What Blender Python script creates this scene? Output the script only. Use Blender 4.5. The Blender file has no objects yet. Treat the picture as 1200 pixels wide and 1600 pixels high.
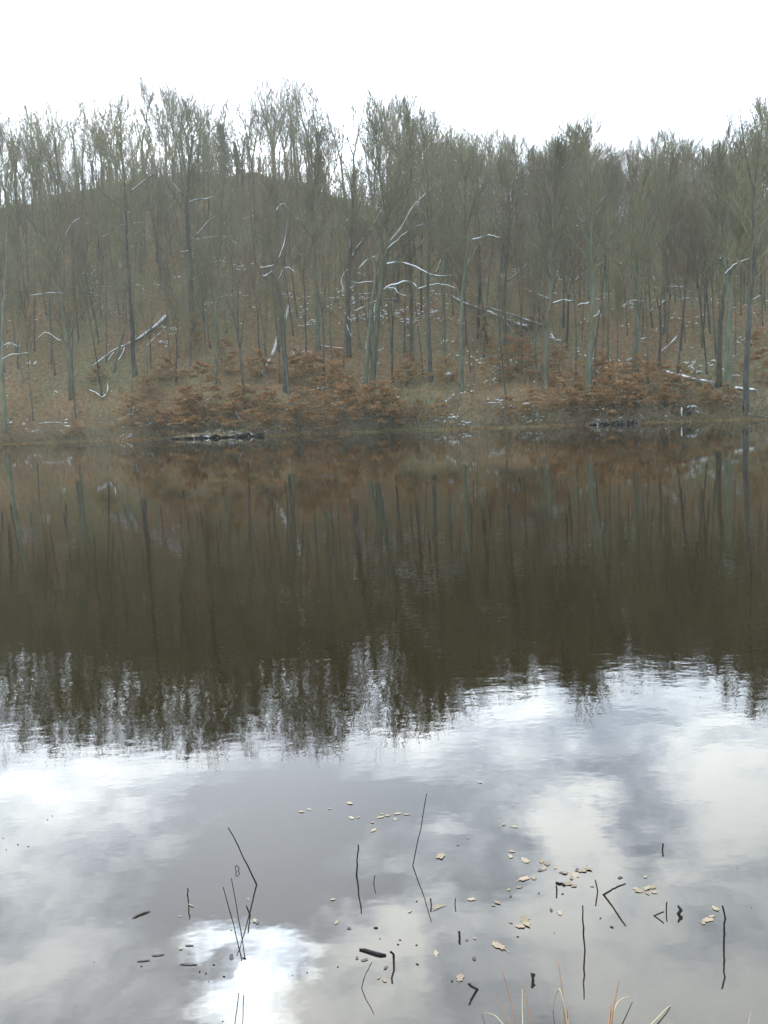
import bpy, math, random
import numpy as np
from mathutils import Vector, Matrix
PI = math.pi
D2R = math.radians
scene = bpy.context.scene
col = scene.collection

# ------------------------------------------------------------------ camera
F = 1350.0                      # focal length in pixels of the 1200 x 1600 photograph
PITCH = D2R(6.5)                # looking slightly down
ROLL = D2R(2.3)
CAM = np.array([0.0, 0.0, 1.6])
_R = np.array([1.0, 0, 0]); _U = np.array([0, math.sin(PITCH), math.cos(PITCH)]); _F = np.array([0, math.cos(PITCH), -math.sin(PITCH)])
IR = _R * math.cos(ROLL) - _U * math.sin(ROLL)
IU = _U * math.cos(ROLL) + _R * math.sin(ROLL)
cam_d = bpy.data.cameras.new('camera')
cam = bpy.data.objects.new('camera', cam_d); col.objects.link(cam)
m = Matrix(((IR[0], IU[0], -_F[0], CAM[0]), (IR[1], IU[1], -_F[1], CAM[1]), (IR[2], IU[2], -_F[2], CAM[2]), (0, 0, 0, 1)))
cam.matrix_world = m
cam_d.sensor_fit = 'VERTICAL'; cam_d.sensor_height = 24.0; cam_d.lens = F / 1600 * 24.0
cam_d.clip_start = 0.05; cam_d.clip_end = 4000
scene.camera = cam

def ray(px, py):
    d = _F * F + IR * (px - 600) + IU * (800 - py)
    return d / np.linalg.norm(d)
def at_y(px, py, Y):
    d = ray(px, py); return CAM + d * (Y / d[1])
def at_z(px, py, Z=0.0):
    d = ray(px, py); return CAM + d * ((Z - CAM[2]) / d[2])
def project(p):
    v = np.asarray(p) - CAM
    dz = v @ _F
    return 600 + F * (v @ IR) / dz, 800 - F * (v @ IU) / dz

# ------------------------------------------------------------------ sky, sun, exposure
SUN_AZ = D2R(-10.5)             # measured from +Y, negative to the left
SUN_EL = D2R(34.0)
sun_dir = np.array([math.sin(SUN_AZ) * math.cos(SUN_EL), math.cos(SUN_AZ) * math.cos(SUN_EL), math.sin(SUN_EL)])
world = bpy.data.worlds.new('World'); scene.world = world; world.use_nodes = True
wt = world.node_tree; wt.nodes.clear()
class NT:
    """small helper for node trees"""
    def __init__(s, t): s.t = t
    def n(s, kind, **kw):
        nd = s.t.nodes.new(kind)
        for k, v in kw.items(): setattr(nd, k, v)
        return nd
    def put(s, sock, v):
        if hasattr(v, 'is_output'): s.t.links.new(v, sock)
        else: sock.default_value = v
    def math(s, op, a, b=0.0, c=None, clamp=False):
        nd = s.n('ShaderNodeMath', operation=op, use_clamp=clamp)
        s.put(nd.inputs[0], a); s.put(nd.inputs[1], b)
        if c is not None: s.put(nd.inputs[2], c)
        return nd.outputs[0]
    def vmath(s, op, a, b=None, out=0):
        nd = s.n('ShaderNodeVectorMath', operation=op)
        s.put(nd.inputs[0], a)
        if b is not None: s.put(nd.inputs[3 if op == 'SCALE' else 1], b)
        return nd.outputs[out]
    def noise(s, vec, scale, detail=4, rough=0.55, dist=0.0, out='Fac'):
        nd = s.n('ShaderNodeTexNoise')
        if vec is not None: s.put(nd.inputs['Vector'], vec)
        nd.inputs['Scale'].default_value = scale; nd.inputs['Detail'].default_value = detail
        nd.inputs['Roughness'].default_value = rough; nd.inputs['Distortion'].default_value = dist
        return nd.outputs[out]
    def remap(s, v, a, b, c=0.0, d=1.0, smooth=True):
        nd = s.n('ShaderNodeMapRange', interpolation_type='SMOOTHSTEP' if smooth else 'LINEAR')
        s.put(nd.inputs[0], v)
        for i, x in enumerate((a, b, c, d)): s.put(nd.inputs[i + 1], x)
        return nd.outputs[0]
    def mix(s, f, a, b):
        nd = s.n('ShaderNodeMix', data_type='RGBA')
        s.put(nd.inputs[0], f); s.put(nd.inputs[6], a); s.put(nd.inputs[7], b)
        return nd.outputs[2]
W = NT(wt)
tc = W.n('ShaderNodeTexCoord')
D = W.vmath('NORMALIZE', tc.outputs['Generated'])
sep = W.n('ShaderNodeSeparateXYZ'); wt.links.new(D, sep.inputs[0])
zc = W.math('MAXIMUM', W.math('ADD', sep.outputs[2], 0.10), 0.06)
comb = W.n('ShaderNodeCombineXYZ')
W.put(comb.inputs[0], W.math('DIVIDE', sep.outputs[0], zc)); W.put(comb.inputs[1], W.math('DIVIDE', sep.outputs[1], zc)); comb.inputs[2].default_value = 3.7
plane = comb.outputs[0]
n1 = W.noise(plane, 2.6, 7, 0.58, 0.45)
n2 = W.noise(plane, 7.5, 6, 0.6, 0.6)
warp = W.noise(plane, 4.5, 5, 0.6, 0.0, out='Color')
warp = W.vmath('SCALE', W.vmath('SUBTRACT', warp, (0.5, 0.5, 0.5)), 0.20)
DW = W.vmath('ADD', D, warp)
field = W.math('ADD', W.math('MULTIPLY', W.math('SUBTRACT', n1, 0.5), 2.6), W.math('MULTIPLY', W.math('SUBTRACT', n2, 0.5), 1.9))
# cloud masses: bright thin places (+) and thick grey ones (-), where the pond mirrors them
def mirror_dir(px, py):
    d = ray(px, py); return (d[0], d[1], -d[2])
BLOBS = [(50, 1285, 5.0, .25), (280, 1250, 4.5, .20), (890, 1285, 2.8, 1.2), (925, 1330, 2.2, .75), (1150, 1235, 5.0, 1.25), (820, 1130, 3.5, .3),
         (590, 1440, 2.6, 1.0), (615, 1500, 2.0, .7), (530, 1570, 4.0, 1.0), (390, 1530, 4.5, .8), (300, 1560, 4, .25), (770, 1440, 4.0, .45), (880, 1400, 2.8, .8), (1040, 1390, 2.2, .6), (735, 1340, 1.8, .6),
         (470, 1330, 6.5, -.85), (330, 1400, 6.0, -.8), (640, 1300, 5, -.4), (960, 1220, 4.5, -.55), (760, 1370, 4.0, -.4), (980, 1520, 5, .45), (60, 1400, 5, .15), (1090, 1570, 6, 1.0), (100, 1560, 5, .5)]
for bx, by, rad, amp in BLOBS:
    c = mirror_dir(bx, by)
    dot = W.vmath('DISTANCE', DW, c, out=1)
    field = W.math('ADD', field, W.remap(dot, math.radians(rad) * 1.55, 0.0, 0.0, amp))
cl = W.remap(field, -0.8, 1.25, 0.0, 1.0)
sd = W.vmath('DISTANCE', D, tuple(sun_dir), out=1)
glow = W.remap(sd, 1.25, 0.0, 0.0, 1.0)
core = W.remap(W.vmath('DISTANCE', DW, tuple(sun_dir), out=1), 0.068, 0.025, 0.0, 1.0)
lum = W.math('ADD', W.math('MULTIPLY', cl, 1.35), 0.70)
lum = W.math('MULTIPLY', lum, W.math('ADD', W.math('MULTIPLY', W.math('POWER', glow, 1.5), 1.9), 0.92))
lum = W.math('ADD', lum, W.math('MULTIPLY', core, 9.0))
tint = W.mix(cl, (0.80, 0.945, 1.12, 1), (0.985, 1.025, 1.0, 1))
cloud = W.vmath('SCALE', tint, lum)
sky = W.n('ShaderNodeTexSky', sky_type='NISHITA')
sky.sun_disc = False; sky.sun_elevation = SUN_EL; sky.sun_rotation = SUN_AZ; sky.air_density = 1.0; sky.dust_density = 1.0
bg1 = W.n('ShaderNodeBackground'); wt.links.new(sky.outputs[0], bg1.inputs[0]); bg1.inputs[1].default_value = 0.05
bg2 = W.n('ShaderNodeBackground'); wt.links.new(cloud, bg2.inputs[0]); bg2.inputs[1].default_value = 1.0
add = W.n('ShaderNodeAddShader'); wt.links.new(bg1.outputs[0], add.inputs[0]); wt.links.new(bg2.outputs[0], add.inputs[1])
wo = W.n('ShaderNodeOutputWorld'); wt.links.new(add.outputs[0], wo.inputs[0])
world.cycles.sampling_method = 'MANUAL'; world.cycles.sample_map_resolution = 512

sun_d = bpy.data.lights.new('sun', 'SUN'); sun_d.energy = 0.8; sun_d.angle = D2R(2.0); sun_d.color = (1.0, 0.96, 0.88)
sun = bpy.data.objects.new('sun', sun_d); col.objects.link(sun)
sun.rotation_mode = 'QUATERNION'; sun.rotation_quaternion = Vector(sun_dir).to_track_quat('Z', 'Y')

vs = scene.view_settings
scene.display_settings.display_device = 'sRGB'
vs.view_transform = 'Standard'; vs.look = 'None'; vs.gamma = 1.0; vs.use_curve_mapping = False
vs.exposure = 0.95
scene.cycles.max_bounces = 6; scene.cycles.diffuse_bounces = 2; scene.cycles.glossy_bounces = 3; scene.cycles.transmission_bounces = 2
scene.cycles.volume_bounces = 0; scene.cycles.transparent_max_bounces = 4
scene.cycles.use_denoising = True
VEIL = 0.00042  # density of the volume added to imitate veiling lens glare

# ------------------------------------------------------------------ helpers
rng = random.Random(11)
nr = np.random.RandomState(5)
def tag(o, label=None, cat=None, group=None, kind=None):
    if label: o['label'] = label
    if cat: o['category'] = cat
    if group: o['group'] = group
    if kind: o['kind'] = kind
    return o
def empty(name, loc=(0, 0, 0), rz=0.0, s=1.0):
    o = bpy.data.objects.new(name, None); col.objects.link(o)
    o.location = loc; o.rotation_euler = (0, 0, rz); o.scale = (s, s, s); o.empty_display_size = 0.2
    return o
def link(name, me, parent=None, loc=None):
    o = bpy.data.objects.new(name, me); col.objects.link(o)
    if parent is not None: o.parent = parent
    if loc is not None: o.location = loc
    return o
def raw_mesh(name, V, Fc, mat, smooth=False):
    """V (n,3) array, Fc list of (m,k) index arrays with k = 3 or 4"""
    me = bpy.data.meshes.new(name)
    Fc = [np.asarray(f, dtype=np.int32) for f in Fc if len(f)]
    loops = np.concatenate([f.ravel() for f in Fc])
    tot = np.concatenate([np.full(len(f), f.shape[1], dtype=np.int32) for f in Fc])
    start = np.concatenate([[0], np.cumsum(tot)[:-1]]).astype(np.int32)
    me.vertices.add(len(V)); me.vertices.foreach_set('co', np.asarray(V, dtype=np.float32).ravel())
    me.loops.add(len(loops)); me.loops.foreach_set('vertex_index', loops)
    me.polygons.add(len(tot)); me.polygons.foreach_set('loop_start', start); me.polygons.foreach_set('loop_total', tot)
    me.polygons.foreach_set('use_smooth', np.full(len(tot), smooth, dtype=bool))
    me.update(calc_edges=True); me.validate()
    me.materials.append(mat)
    return me

def tubes(lines):
    """lines: list of (pts, radii, sides). Returns V, [faces]"""
    groups = {}
    for p, r, s in lines:
        groups.setdefault((len(p), s), []).append((p, r))
    Vs, Fs, off = [], [], 0
    for (n, s), lst in groups.items():
        P = np.array([a for a, _ in lst], dtype=float); Rr = np.array([b for _, b in lst], dtype=float)
        B = len(lst)
        T = np.gradient(P, axis=1)
        d = P[:, -1] - P[:, 0]; d /= np.linalg.norm(d, axis=1)[:, None] + 1e-9
        ref = np.where(np.abs(d[:, 2:3]) > 0.8, np.array([[1.0, 0, 0]]), np.array([[0, 0, 1.0]]))
        T /= np.linalg.norm(T, axis=2)[..., None] + 1e-9
        u = np.cross(T, ref[:, None, :]); u /= np.linalg.norm(u, axis=2)[..., None] + 1e-9
        v = np.cross(T, u)
        a = np.arange(s) * 2 * PI / s
        ring = P[:, :, None, :] + Rr[:, :, None, None] * (np.cos(a)[None, None, :, None] * u[:, :, None, :] + np.sin(a)[None, None, :, None] * v[:, :, None, :])
        Vs.append(ring.reshape(-1, 3))
        idx = off + np.arange(B * n * s).reshape(B, n, s)
        nx = np.roll(idx, -1, axis=2)
        q = np.stack([idx[:, :-1], idx[:, 1:], nx[:, 1:], nx[:, :-1]], axis=-1).reshape(-1, 4)
        Fs.append(q); off += B * n * s
        if s >= 5:                                   # close the ends of thick ones
            for e, flip in ((0, 1), (n - 1, 0)):
                capi = idx[:, e, :]
                if flip: capi = capi[:, ::-1]
                for k in range(1, s - 1):
                    Fs.append(np.stack([capi[:, 0], capi[:, k + 1], capi[:, k]], axis=-1))
    return np.concatenate(Vs), Fs
def tube_mesh(name, lines, mat, smooth=False):
    V, Fs = tubes(lines)
    tr = [f for f in Fs if f.shape[1] == 3]; qd = [f for f in Fs if f.shape[1] == 4]
    out = []
    if qd: out.append(np.concatenate(qd))
    if tr: out.append(np.concatenate(tr))
    return raw_mesh(name, V, out, mat, smooth)

# ------------------------------------------------------------------ materials
def new_mat(name):
    mt = bpy.data.materials.new(name); mt.use_nodes = True
    t = mt.node_tree; t.nodes.clear()
    k = NT(t)
    out = k.n('ShaderNodeOutputMaterial'); b = k.n('ShaderNodeBsdfPrincipled')
    t.links.new(b.outputs[0], out.inputs[0])
    b.inputs['Specular IOR Level'].default_value = 0.15
    return mt, k, b
def bark(name, c1, c2, snow=0.0, rnd=0.35, scale=3.0):
    mt, k, b = new_mat(name)
    geo = k.n('ShaderNodeNewGeometry'); oi = k.n('ShaderNodeObjectInfo')
    tcn = k.n('ShaderNodeTexCoord')
    mp = k.n('ShaderNodeMapping'); mp.inputs['Scale'].default_value = (1, 1, 0.25); k.t.links.new(tcn.outputs['Object'], mp.inputs[0])
    f = k.remap(k.noise(mp.outputs[0], scale, 5, 0.65), 0.3, 0.72)
    c = k.mix(f, (*c1, 1), (*c2, 1))
    v = k.math('ADD', k.math('MULTIPLY', oi.outputs['Random'], rnd * 2), 1 - rnd)
    c = k.vmath('SCALE', c, v)
    if snow:
        s = k.n('ShaderNodeSeparateXYZ'); k.t.links.new(geo.outputs['Normal'], s.inputs[0])
        up = k.remap(s.outputs[2], 0.45, 0.8)
        nz = k.remap(k.noise(geo.outputs['Position'], 0.9, 4, 0.7), 0.62 - snow * 0.25, 0.70 - snow * 0.2)
        c = k.mix(k.math('MULTIPLY', up, nz), c, (0.62, 0.66, 0.68, 1))
    k.put(b.inputs['Base Color'], c); b.inputs['Roughness'].default_value = 0.9
    bm = k.n('ShaderNodeBump'); bm.inputs['Strength'].default_value = 0.6; bm.inputs['Distance'].default_value = 0.03
    k.put(bm.inputs['Height'], k.noise(mp.outputs[0], scale * 5, 4, 0.7)); k.t.links.new(bm.outputs[0], b.inputs['Normal'])
    return mt
def flat_var(name, cols, scale=0.5, rough=0.85, use_pos=True, trans=0.0, island=True):
    """colour varies over space and between loose pieces"""
    mt, k, b = new_mat(name)
    geo = k.n('ShaderNodeNewGeometry')
    n = k.noise(geo.outputs['Position'], scale, 4, 0.6)
    rp = k.n('ShaderNodeValToRGB')
    while len(rp.color_ramp.elements) < len(cols): rp.color_ramp.elements.new(0.5)
    for i, c in enumerate(cols):
        e = rp.color_ramp.elements[i]; e.position = i / (len(cols) - 1); e.color = (*c, 1)
    src = k.remap(n, 0.25, 0.75, smooth=False)
    if island: src = k.math('ADD', k.math('MULTIPLY', src, 0.5), k.math('MULTIPLY', geo.outputs['Random Per Island'], 0.5))
    k.put(rp.inputs[0], src); k.put(b.inputs['Base Color'], rp.outputs[0])
    b.inputs['Roughness'].default_value = rough
    if trans:
        tr = k.n('ShaderNodeBsdfTranslucent'); k.put(tr.inputs[0], rp.outputs[0])
        mx = k.n('ShaderNodeMixShader'); mx.inputs[0].default_value = trans
        out = [x for x in k.t.nodes if x.type == 'OUTPUT_MATERIAL'][0]
        k.t.links.new(b.outputs[0], mx.inputs[1]); k.t.links.new(tr.outputs[0], mx.inputs[2]); k.t.links.new(mx.outputs[0], out.inputs[0])
    return mt
M = {}
M['bark'] = bark('grey_bark', (0.052, 0.054, 0.038), (0.138, 0.136, 0.096), 0.25)
M['twig'] = bark('twig_bark', (0.084, 0.080, 0.042), (0.152, 0.142, 0.084), 0.3)
M['dark_bark'] = bark('dark_bark', (0.030, 0.032, 0.030), (0.083, 0.084, 0.075), 0.15)
M['mossy_bark'] = bark('mossy_bark', (0.060, 0.074, 0.048), (0.144, 0.156, 0.114), 0.2)
M['brown_twig'] = bark('brown_twig', (0.080, 0.062, 0.040), (0.150, 0.118, 0.078), 0.1)
M['log'] = bark('dead_wood', (0.05, 0.045, 0.038), (0.16, 0.15, 0.13), 0.5)
M['pale_wood'] = bark('bare_pale_wood', (0.42, 0.40, 0.36), (0.62, 0.60, 0.56), 0.5, rnd=0.1)
M['snow'] = flat_var('snow', [(0.60, 0.64, 0.68), (0.78, 0.80, 0.82)], 2.0, 0.7, island=False)
M['beech'] = flat_var('withered_beech_leaf', [(0.16, 0.085, 0.038), (0.36, 0.20, 0.085), (0.56, 0.38, 0.19)], 0.5, 0.8, trans=0.3)
M['ivy'] = flat_var('ivy_leaf', [(0.030, 0.040, 0.028), (0.060, 0.078, 0.050), (0.09, 0.105, 0.07)], 0.5, 0.5)
M['brush'] = flat_var('undergrowth_twig', [(0.046, 0.044, 0.034), (0.117, 0.104, 0.073), (0.260, 0.227, 0.169), (0.078, 0.085, 0.058), (0.195, 0.202, 0.156)], 0.12, 0.9)
M['litter'] = flat_var('leaf_litter', [(0.052, 0.035, 0.023), (0.182, 0.104, 0.055), (0.390, 0.247, 0.130), (0.130, 0.117, 0.065), (0.442, 0.390, 0.286)], 0.15, 0.85, trans=0.15)
M['stick'] = bark('wet_stick', (0.012, 0.012, 0.014), (0.035, 0.032, 0.034), 0.0)
M['reed'] = flat_var('dry_reed', [(0.16, 0.075, 0.05), (0.26, 0.16, 0.10)], 30, 0.7)
M['straw'] = flat_var('pale_straw', [(0.40, 0.33, 0.20), (0.58, 0.50, 0.34)], 30, 0.6, trans=0.3)
M['earth_shade'] = bark('earth_and_shade', (0.018, 0.016, 0.014), (0.05, 0.042, 0.034), 0.3)  # dark roots, and the shade painted under the bank lips

def floating_leaf_mat(name, a, b2):
    mt, k, b = new_mat(name)
    tcn = k.n('ShaderNodeTexCoord'); oi = k.n('ShaderNodeObjectInfo')
    f = k.remap(k.noise(tcn.outputs['Object'], 45, 4, 0.6), 0.3, 0.7)
    f = k.math('MULTIPLY', k.math('ADD', f, oi.outputs['Random']), 0.5)
    k.put(b.inputs['Base Color'], k.mix(f, (*a, 1), (*b2, 1))); b.inputs['Roughness'].default_value = 0.45
    b.inputs['Specular IOR Level'].default_value = 0.15
    return mt
M['tan_leaf'] = floating_leaf_mat('tan_leaf', (0.09, 0.062, 0.034), (0.27, 0.22, 0.135))
M['rust_leaf'] = floating_leaf_mat('rust_leaf', (0.10, 0.068, 0.045), (0.30, 0.225, 0.15))
M['dark_leaf'] = floating_leaf_mat('dark_leaf', (0.012, 0.011, 0.012), (0.04, 0.035, 0.035))

# ground: leaf litter, moss and thin snow
mt, k, b = new_mat('forest_floor'); M['ground'] = mt
geo = k.n('ShaderNodeNewGeometry'); pos = geo.outputs['Position']
base = k.mix(k.remap(k.noise(pos, 0.10, 5, 0.6), 0.35, 0.65), (0.195, 0.120, 0.060, 1), (0.155, 0.138, 0.070, 1))
fine = k.remap(k.noise(pos, 2.6, 8, 0.8), 0.30, 0.72, smooth=False)
c = k.vmath('SCALE', base, k.math('ADD', k.math('MULTIPLY', fine, 1.5), 0.22))
speck = k.remap(k.noise(pos, 6.0, 5, 0.8), 0.60, 0.70)
c = k.mix(speck, c, (0.20, 0.13, 0.075, 1))
mp = k.n('ShaderNodeMapping'); mp.inputs['Scale'].default_value = (0.6, 1.3, 1.6); k.t.links.new(pos, mp.inputs[0])
sn = k.math('MULTIPLY', k.remap(k.noise(mp.outputs[0], 2.6, 8, 0.8), 0.60, 0.64), k.remap(k.noise(pos, 0.12, 4, 0.6), 0.40, 0.58))
c = k.mix(sn, c, (0.55, 0.58, 0.60, 1))
k.put(b.inputs['Base Color'], c); b.inputs['Roughness'].default_value = 0.95
bm = k.n('ShaderNodeBump'); bm.inputs['Strength'].default_value = 1.0; bm.inputs['Distance'].default_value = 0.25
k.put(bm.inputs['Height'], k.noise(pos, 3.0, 8, 0.75)); k.t.links.new(bm.outputs[0], b.inputs['Normal'])

# water: murky brown body under a clear rippled surface
mt, k, b = new_mat('pond_water'); M['water'] = mt
geo = k.n('ShaderNodeNewGeometry'); pos = geo.outputs['Position']
b.inputs['IOR'].default_value = 1.333; b.inputs['Specular IOR Level'].default_value = 0.5; b.inputs['Roughness'].default_value = 0.0
bc = k.mix(k.remap(k.noise(pos, 0.5, 4, 0.6), 0.3, 0.7), (0.0085, 0.0058, 0.0012, 1), (0.0120, 0.0084, 0.0022, 1))
ss = k.n('ShaderNodeSeparateXYZ'); k.t.links.new(pos, ss.inputs[0])
shal = k.math('MULTIPLY', k.remap(ss.outputs[1], 4.2, 2.0), k.remap(k.noise(pos, 1.6, 5, 0.6), 0.25, 0.75, 0.35, 1.0))
bc = k.mix(shal, bc, (0.026, 0.021, 0.014, 1))          # the muddy bed shows through near the bank
k.put(b.inputs['Base Color'], bc)
mp = k.n('ShaderNodeMapping'); mp.inputs['Scale'].default_value = (1.0, 1.45, 1.0); k.t.links.new(pos, mp.inputs[0])
h1 = k.noise(mp.outputs[0], 8.0, 2, 0.5)
h2 = k.noise(mp.outputs[0], 1.3, 2, 0.5)
h = k.math('ADD', k.math('MULTIPLY', h1, 0.0075), k.math('MULTIPLY', h2, 0.022))
calm = k.math('MULTIPLY', k.remap(ss.outputs[1], 3.0, 6.0, 0.35, 1.0), k.remap(ss.outputs[1], 20.0, 7.5, 0.30, 1.0))
bm = k.n('ShaderNodeBump'); bm.inputs['Strength'].default_value = 1.0; bm.inputs['Distance'].default_value = 0.10
k.put(bm.inputs['Height'], k.math('MULTIPLY', h, calm)); k.t.links.new(bm.outputs[0], b.inputs['Normal'])

# ------------------------------------------------------------------ terrain
def shore(X): return 77.0 - 18.5 * np.tanh(np.asarray(X) / 52.0) + 0.9 * np.sin(np.asarray(X) * 0.33 + 1) + 0.6 * np.sin(np.asarray(X) * 0.81)
RUN = 50.0
_rp = [(-150, 350), (0, 326), (60, 318), (100, 303), (180, 286), (225, 276), (250, 280), (330, 272), (400, 268), (450, 282), (520, 308), (600, 325), (700, 340), (800, 350), (950, 355), (1100, 350), (1200, 345), (1350, 345)]
_rx, _rz = [], []
for px, py in _rp:
    Y = 120.0
    for _ in range(30):
        p = at_y(px, py, Y); Y = float(shore(p[0])) + RUN
    p = at_y(px, py, Y); _rx.append(p[0]); _rz.append(p[2])
_rx = np.array([-260, -120] + _rx + [120, 260]); _rz = np.array([12, 22] + _rz + [22, 14])
def bumpy(X, Y):
    return (0.5 * np.sin(X * 0.21 + Y * 0.13) * np.sin(Y * 0.19 - X * 0.07 + 2) + 0.28 * np.sin(X * 0.55 + 1.3 * np.sin(Y * 0.31)) * np.sin(Y * 0.47 + 0.9)
            + 0.14 * np.sin(X * 1.3 + Y * 0.6) * np.sin(Y * 1.1 - 0.4 * X) + 0.07 * np.sin(2.9 * X + 1.1 * Y) * np.sin(2.3 * Y - X))
def ground(X, Y):
    X = np.asarray(X, float); Y = np.asarray(Y, float)
    s = Y - shore(X)
    hr = np.interp(X, _rx, _rz)
    t = s / RUN
    tt = np.clip(t, 0, 1)
    prof = tt ** 1.12 * 0.93 + 0.07 * np.sin(tt * PI / 2)
    hill = 0.25 + (hr - 0.25) * prof
    hill = np.where(t > 1, hr - (Y - shore(X) - RUN) * 0.06, hill)
    hill = hill + bumpy(X, Y) * np.clip(s / 8, 0, 1) * np.clip((1.35 - t) / 0.5, 0.25, 1)
    hill = hill + .62 * (1 - np.exp(-np.clip(s, 0, None) / .9)) * np.clip(1 - s / 25, 0, 1)
    bank = np.where(s < 0, -1.4 + 1.65 * np.exp(s / 2.5), hill)
    # near bank below the camera
    e = 2.02 + 0.10 * np.sin(X * 2.1) + 0.05 * np.sin(X * 5.3) - Y
    near = np.where(e > 0, 0.03 + 0.10 * (1 - np.exp(-e * 1.5)) + 0.03 * np.clip(e, 0, 60), -1.4 * (1 - np.exp(e * 1.2)) + 0.03)
    # pond ends to the sides
    side = np.clip((np.abs(X) - 95) / 25, 0, 1); side = side * side * (3 - 2 * side)
    g = np.maximum(bank, near)
    return np.where(s > 0, bank, g + side * 2.6)
def g1(x, y): return float(ground(x, y))
_Y = np.arange(50.0, 200.0, 0.1)
def hit(px, py):
    """where the line of sight through a pixel meets the far hillside"""
    d = ray(px, py); k_ = _Y / d[1]; X_ = CAM[0] + d[0] * k_; Z_ = CAM[2] + d[2] * k_
    ok = np.nonzero((_Y > shore(X_)) & (ground(X_, _Y) >= Z_))[0]
    i = ok[0] if len(ok) else len(_Y) - 1
    return np.array([X_[i], _Y[i], Z_[i]])
xs = np.concatenate([np.linspace(-900, -130, 18, endpoint=False), np.arange(-130, -70, 3.0), np.arange(-70, 70, 0.6), np.arange(70, 130, 3.0), np.linspace(130, 900, 18)])
ys = np.concatenate([np.linspace(-700, -12, 14, endpoint=False), np.arange(-12, 5, 0.4), np.arange(5, 48, 3.0), np.arange(48, 150, 0.5), np.arange(150, 200, 3.0), np.linspace(200, 1200, 20)])
GX, GY = np.meshgrid(xs, ys)
GZ = ground(GX, GY)
jit = nr.uniform(-0.12, 0.12, GZ.shape) * ((GY - shore(GX)) > 1) * (GY < 148)
V = np.stack([GX, GY, GZ + jit], -1).reshape(-1, 3)
nx, ny = len(xs), len(ys)
idx = np.arange(nx * ny).reshape(ny, nx)
quads = np.stack([idx[:-1, :-1], idx[:-1, 1:], idx[1:, 1:], idx[1:, :-1]], -1).reshape(-1, 4)
tag(link('ground', raw_mesh('ground', V, [quads], M['ground'], True)), kind='structure')
wx = 135.0
Vw = np.array([[-wx, 0.2, 0], [wx, 0.2, 0], [wx, 100, 0], [-wx, 100, 0]])
tag(link('water', raw_mesh('water', Vw, [np.array([[0, 1, 2, 3]])], M['water'])), kind='structure')

# ------------------------------------------------------------------ trees
def nrm(v): return v / (np.linalg.norm(v) + 1e-9)
def path(p, d, L, n, rg, wob=0.12, up=0.15):
    pts = [np.array(p, float)]; d = nrm(np.array(d, float))
    for i in range(n):
        d = nrm(d + np.array([rg.gauss(0, wob), rg.gauss(0, wob), rg.gauss(0, wob) + up]))
        pts.append(pts[-1] + d * (L / n))
    return pts
def along(pts, t):
    f = t * (len(pts) - 1); i = min(int(f), len(pts) - 2); f -= i
    return pts[i] * (1 - f) + pts[i + 1] * f, nrm(pts[i + 1] - pts[i])
def side_dir(d, ang, az):
    ref = np.array([1.0, 0, 0]) if abs(d[2]) > 0.8 else np.array([0, 0, 1.0])
    u = nrm(np.cross(d, ref)); v = np.cross(d, u)
    return nrm(d * math.cos(ang) + (u * math.cos(az) + v * math.sin(az)) * math.sin(ang))
def crown_on(stem, r_at, H, rg, lines, n1=16, t0=0.42, reach=0.26, n2=7, n3=6, spread=0.75, thin=1.0, twig=0.0155, up=0.10, taper=0.42):
    """limbs, branches and twigs growing off a stem polyline"""
    az = rg.uniform(0, 6.28)
    for i in range(n1):
        t = t0 + (1 - t0) * ((i + rg.random()) / n1) ** 0.9
        t = min(t, 0.985)
        p, d = along(stem, t); az += 2.4 + rg.gauss(0, 0.4)
        k = (t - t0) / (1 - t0)
        L = H * reach * (1.02 - taper * k) * rg.uniform(0.65, 1.25)
        a = spread * (1.15 - 0.6 * k) * rg.uniform(0.75, 1.2)
        r = min(r_at(t) * 0.55, 0.017 * L + 0.012) * thin + 0.010
        limb = path(p, side_dir(d, a, az), L, 5, rg, 0.13, up)
        lines.append((limb, [r * x for x in (1, .85, .7, .52, .36, .2)], 4))
        for j in range(n2):
            tj = 0.22 + 0.78 * (j + rg.random()) / n2
            tj = min(tj, 0.99)
            q, dq = along(limb, tj)
            Lb = L * 0.66 * (1.1 - 0.5 * tj) * rg.uniform(0.6, 1.3)
            rb = max(r * (1 - 0.7 * tj) * 0.7, twig * 1.45)
            br = path(q, side_dir(dq, rg.uniform(0.3, 0.75), rg.uniform(0, 6.28)), Lb, 3, rg, 0.10, up * 1.5)
            lines.append((br, [rb, rb * .8, rb * .6, rb * .4], 3))
            for m_ in range(n3):
                tm = 0.15 + 0.85 * (m_ + rg.random()) / n3
                tm = min(tm, 0.99)
                w, dw = along(br, tm)
                Lt = Lb * 0.55 * rg.uniform(0.5, 1.3) + 0.15
                tw = path(w, side_dir(dw, rg.uniform(0.25, 0.65), rg.uniform(0, 6.28)), Lt, 2, rg, 0.10, up * 1.8)
                lines.append((tw, [twig, twig * .8, twig * .45], 3))
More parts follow.
